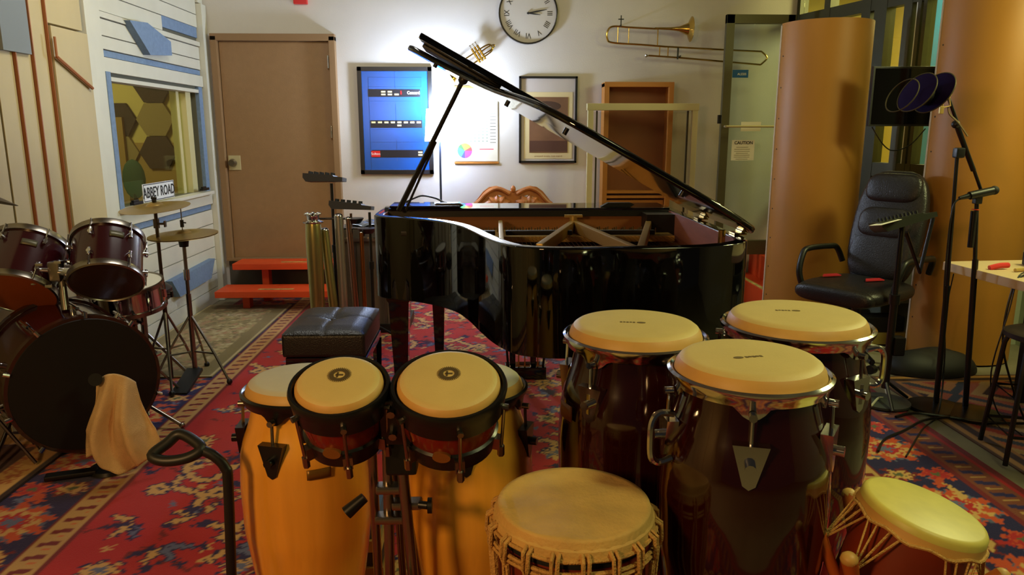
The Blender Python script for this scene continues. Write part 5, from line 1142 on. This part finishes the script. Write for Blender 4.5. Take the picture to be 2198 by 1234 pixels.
# right mixer on a stand before the chair
mixer('green lit black mixer with paper on it before the office chair', (2.075, 3.62, .985), .26, .17, radians(-6), (radians(-10), radians(-14)), 5, mat('green lit black plastic', (40, 44, 34), .4))  # black body with the green light on it put into its colour
MB().prism([(-.06, -.06), (.05, -.06), (.06, .05), (-.05, .06)], 0, .0015, Matrix.Translation((1.955, 3.56, .985)) @ Euler((radians(-10), radians(-14), .1)).to_matrix().to_4x4()).build('note_paper', PAPER, None, loc=(1.955, 3.56, .985), label='slip of pale paper on the left end of the chair side mixer', cat='paper')
st2 = stand('thick black stand carrying the mixer before the office chair', 2.10, 3.66, .955, .014, R_=.16, name='mixer_stand')
b = MB().lathe([(0, .018), (.13, .018), (.13, .03), (.02, .045), (0, .045)], 32, Matrix.Translation((2.10, 3.66, 0))); b.build('round_base', mat('grey base', (70, 74, 72), .5), st2)
MB().box((2.14, 3.66, .33), (.06, .06, .10), bev=.01).build('clamp', BLACK, st2)
MB().tube([(2.14, 3.69, .92), (2.27, 3.75, .70), (2.34, 3.80, .98)], .010).build('tilt_arm', BLKSTEEL, st2)
# boom stand with pop filter
ms = thing('boom_stand', 'black boom microphone stand with pop filter before the wide column', 'stand', (2.33, 3.60, 0))
MB().cyl((2.345, 3.6, .03), (2.33, 3.6, .66), .014).cyl((2.33, 3.6, .64), (2.30, 3.6, 1.30), .009).build('pole', BLKSTEEL, ms)
MB().lathe([(0, .012), (.135, .012), (.135, .022), (.03, .04), (0, .04)], 36, Matrix.Translation((2.345, 3.6, 0))).build('round_base', BLKSTEEL, ms)
MB().cyl((2.445, 3.6, 1.13), (2.20, 3.58, 1.60), .008).cyl((2.39, 3.6, 1.235), (2.27, 3.59, 1.455), .012).build('boom', BLKSTEEL, ms)
MB().box((2.30, 3.59, 1.32), (.045, .04, .05), bev=.01).ell((2.265, 3.585, 1.455), (.02, .02, .02)).build('clutch', BLACK, ms)
MB().tube(catmull([(2.32, 3.57, 1.40), (2.25, 3.54, 1.46), (2.19, 3.52, 1.50), (2.165, 3.50, 1.53)], 5), .004, 6).build('gooseneck', CHROMED, ms)
sm = thing('shock_mount', 'gold coloured shock mount at the end of the boom', 'mount', (2.19, 3.56, 1.60))
MB().ell((2.205, 3.57, 1.60), (.014, .014, .02)).box((2.19, 3.56, 1.59), (.03, .012, .03), bev=.003).build('joint', GOLD, sm)
MB().tube([(2.17, 3.55, 1.53), (2.165, 3.55, 1.56), (2.19, 3.55, 1.60), (2.205, 3.55, 1.54), (2.165, 3.55, 1.53)], .004, 6).box((2.158, 3.54, 1.52), (.02, .012, .035), bev=.003).build('clips', GOLD, sm)
pp_ = thing('pop_filter', 'dark purple double ring pop filter in front of the flat screen', 'filter', (2.06, 3.55, 1.62))
NET = mat('purple mesh', (26, 10, 60), .8, spec=.1)
ax = V(-.84, -.22, .48).normalized()
for k, (c, r_) in enumerate((((2.12, 3.55, 1.60), .105), ((2.02, 3.52, 1.60), .10), ((1.94, 3.50, 1.585), .085))):
    M = Matrix.Translation(c) @ frame(ax); b = MB().tube([M @ V(r_*cos(2*pi*i/40), r_*sin(2*pi*i/40), 0) for i in range(40)], .0028, 6, closed=True); rg = b.build('ring', mat('dull ring', (88, 80, 52), .4, .5), pp_)
    if k < 2: MB().lathe([(0, .012), (r_*.6, .008), (r_, 0), (r_*.6, .006), (0, .010)], 32, M).build('mesh', NET, rg)
MB().ell((2.07, 3.54, 1.60), (.04, .05, .06), 16).build('mic_body', BLACKM, pp_)
# second stand with small microphone
m2 = thing('mic_stand', 'straight black stand with a short microphone across its top', 'stand', (2.43, 3.55, 0))
MB().cyl((2.47, 3.55, .03), (2.43, 3.56, .80), .014).cyl((2.43, 3.56, .78), (2.405, 3.57, 1.10), .010).cyl((2.405, 3.57, .86), (2.40, 3.57, 1.04), .016).build('pole', BLKSTEEL, m2)
MB().lathe([(0, .012), (.14, .012), (.14, .022), (.03, .04), (0, .04)], 36, Matrix.Translation((2.47, 3.50, 0))).build('round_base', BLKSTEEL, m2)
MB().lathe([(.0165, .0), (.0165, .004), (.0, .004)], 12, Matrix.Translation((2.405, 3.57, 1.045))).build('orange_ring', ORANGE, m2)
mm_ = thing('microphone', 'short black condenser microphone clamped on the straight stand', 'microphone', (2.41, 3.57, 1.11))
MB().cyl((2.36, 3.56, 1.115), (2.475, 3.56, 1.14), .020, n=20).build('body', BLACK, mm_); MB().ell((2.48, 3.56, 1.141), (.022, .022, .022)).build('grille', BLACKM, mm_); MB().cyl((2.31, 3.56, 1.103), (2.36, 3.56, 1.115), .009, .014).build('plug', BLACK, mm_); MB().box((2.405, 3.565, 1.10), (.035, .03, .05), bev=.005).build('clip', BLACK, mm_)
MB().tube(catmull([(2.31, 3.56, 1.10), (2.285, 3.56, 1.06), (2.28, 3.56, .9), (2.30, 3.57, .6), (2.36, 3.6, .3), (2.30, 3.5, .03), (2.1, 3.3, .018), (1.85, 3.0, .018)], 8), .004, 6).build('mic_cable', BLACK, None, loc=(2.3, 3.5, .02), label='thin black cable hanging from the condenser microphone to the rug', cat='cable')
# desk
dk = thing('desk', 'desk with cream top and pinkish edge at the right border', 'desk', (2.9, 3.2, 0))
MB().box((2.98, 3.18, .728), (1.04, 1.3, .045), Matrix.Rotation(radians(4), 3, 'Z'), bev=.004).build('desktop', mat('cream desktop', (206, 180, 140), .5), dk)
for x, y in ((2.86, 3.70), (3.42, 3.7), (2.86, 2.66), (3.42, 2.66)): MB().box((x, y, .36), (.04, .04, .695), bev=.004).build('leg', BLACK, dk)
MB().box((3.15, 3.2, .45), (.6, 1.05, .025), bev=.003).build('shelf', mat('grey green shelf', (70, 74, 60), .5), dk)
MB().box((3.15, 3.2, .62), (.5, .9, .12)).build('drawer_unit', BLACKM, dk)
ex = thing('audio_interface', 'black audio box with cables on the desk', 'box', (2.92, 3.56, .75))
MB().box((2.93, 3.55, .785), (.36, .24, .065), Matrix.Rotation(radians(-5), 3, 'Z'), bev=.004).build('case', BLACK, ex); MB().box((2.95, 3.54, .826), (.30, .18, .012), bev=.003).build('lid', mat('dusty lid', (110, 108, 84), .4), ex)
for lb, P, r_, mm in (('pale green cable arching over the desk', ((2.63, 3.42, .757), (2.70, 3.45, .80), (2.80, 3.48, .88), (2.92, 3.5, .94), (3.1, 3.5, .92)), .006, mat('pale green cable', (120, 130, 84), .5)), ('second pale cable crossing the desk edge', ((2.60, 3.38, .757), (2.70, 3.40, .78), (2.82, 3.42, .85), (3.0, 3.45, .93)), .005, MATS['pale green cable']), ('thin looped wire above the black audio box', ((2.74, 3.62, .82), (2.78, 3.62, .89), (2.85, 3.62, .93), (2.90, 3.62, .90)), .003, CHROMED), ('red and black cable end on the desk corner', ((2.50, 3.55, .758), (2.55, 3.55, .77), (2.60, 3.56, .77)), .014, mat('red rubber', (210, 40, 36), .5)), ('black cables hanging from the desk edge', ((2.66, 3.40, .757), (2.55, 3.36, .765), (2.47, 3.33, .70), (2.45, 3.32, .45), (2.55, 3.34, .2), (2.62, 3.3, .02)), .005, BLACK), ('thin black cable looping below the desk', ((2.62, 3.40, .757), (2.50, 3.34, .76), (2.445, 3.3, .6), (2.40, 3.3, .3), (2.46, 3.3, .1), (2.52, 3.2, .02)), .0035, BLACK), ('braided gold plug cable on the desk', ((2.58, 3.48, .760), (2.68, 3.50, .765), (2.78, 3.52, .775), (2.8, 3.5, .79)), .009, GOLD)):
    MB().tube(catmull(P, 6), r_, 8).build('cable', mm, None, loc=P[0], label=lb, cat='cable')
# stool
sl = thing('bar_stool', 'round topped black steel stool at the right border', 'stool', (2.36, 2.98, 0))
SX, SY = 2.40, 3.0; MB().lathe([(0, .585), (.13, .585), (.155, .575), (.155, .555), (.13, .545), (0, .545)], 36, Matrix.Translation((SX, SY, 0))).build('seat', BLACK, sl)
for k in range(4):
    a = radians(-150+90*k); c, s_ = cos(a), sin(a); MB().tube([(SX+.10*c, SY+.10*s_, .555), (SX+.14*c, SY+.14*s_, .54), (SX+.155*c, SY+.155*s_, .50), (SX+.20*c, SY+.20*s_, .016)], .011, 8).build('leg', BLKSTEEL, sl)
for z, r_ in ((.14, .185), (.30, .17)): MB().tube([(SX+r_*cos(2*pi*i/4+radians(-150)), SY+r_*sin(2*pi*i/4+radians(-150)), z) for i in range(4)], .007, 8, closed=True).build('rung', BLKSTEEL, sl)
# bag and floor clutter
bg = MB(); bg.grid(lambda u, v: V(2.66+(.28+.02*sin(8*u))*cos(2*pi*u)*sin(pi*v/2), 4.22+.17*sin(2*pi*u)*sin(pi*v/2), .012+.13*cos(pi*v/2)+.012*sin(14*u)*sin(pi*v)), 40, 14, closeu=True)
bg.build('duffel_bag', mat('black nylon', (20, 20, 20), .6), None, loc=(2.66, 4.22, 0), smooth=180, label='slumped black nylon bag at the foot of the wide plywood column', cat='bag')
for lb, P, mm, r_ in (('white forked cable lying beside the grey stand base', ((2.20, 3.84, .05), (2.17, 3.76, .03), (2.13, 3.70, .03), (2.06, 3.64, .052), (1.99, 3.58, .03)), mat('white cable', (190, 186, 160), .5), .006), ('black cable curling across the kilim and red border', ((2.45, 3.45, .02), (2.2, 3.42, .02), (2.0, 3.28, .022), (1.85, 3.18, .022), (1.75, 3.05, .022)), BLACK, .006), ('black cable bundle lying across the kilim', ((2.9, 3.45, .02), (2.7, 3.35, .02), (2.45, 3.38, .02), (2.2, 3.5, .02), (2.05, 3.45, .022)), BLACK, .007), ('dark cable hanging down the wide plywood column', ((2.42, 3.7, .7), (2.60, 4.0, .45), (2.66, 4.1, .2), (2.64, 4.05, .16)), BLACK, .003)):
    MB().tube(catmull(P, 6), r_, 6).build('cable', mm, None, loc=P[0], label=lb, cat='cable')
pw = thing('power_box', 'black box with blue indicator light below the office chair', 'box', (2.62, 4.9, 0))
MB().box((2.62, 4.83, .15), (.40, .14, .10), bev=.006).build('case', BLACK, pw); MB().box((2.62, 4.83, .055), (.46, .16, .08), bev=.004).build('lower_shelf', mat('sandy shelf', (150, 130, 60), .6), pw)
MB().ell((2.50, 4.755, .17), (.012, .004, .008)).build('indicator', mat('blue indicator', (20, 60, 255), .4, emit=6), pw)

# groups for things that come several times
GR = {'conga_drum': 'congas in the foreground', 'metal_tube': 'metal tubes between the mixer stands', 'personal_mixer': 'small mixers on stands', 'mixer_stand': 'stands under the mixers',
      'tom_drum': 'toms of the drum kit', 'plywood_column': 'bent plywood columns on the right', 'hi_hat_cymbal': 'pair of hi-hat cymbals', 'wooden_steps': 'orange wooden steps',
      'window_clamp': 'clamps on the booth window sill', 'cable': 'loose cables', 'clip_tray': 'trays on the mixer stands', 'red_cloth': 'red scraps on the office chair', 'towel': 'towels'}
for o in bpy.data.objects:
    g_ = GR.get(o.name.split('.')[0])
    if o.parent is None and g_ and not o.get('group'): o['group'] = g_
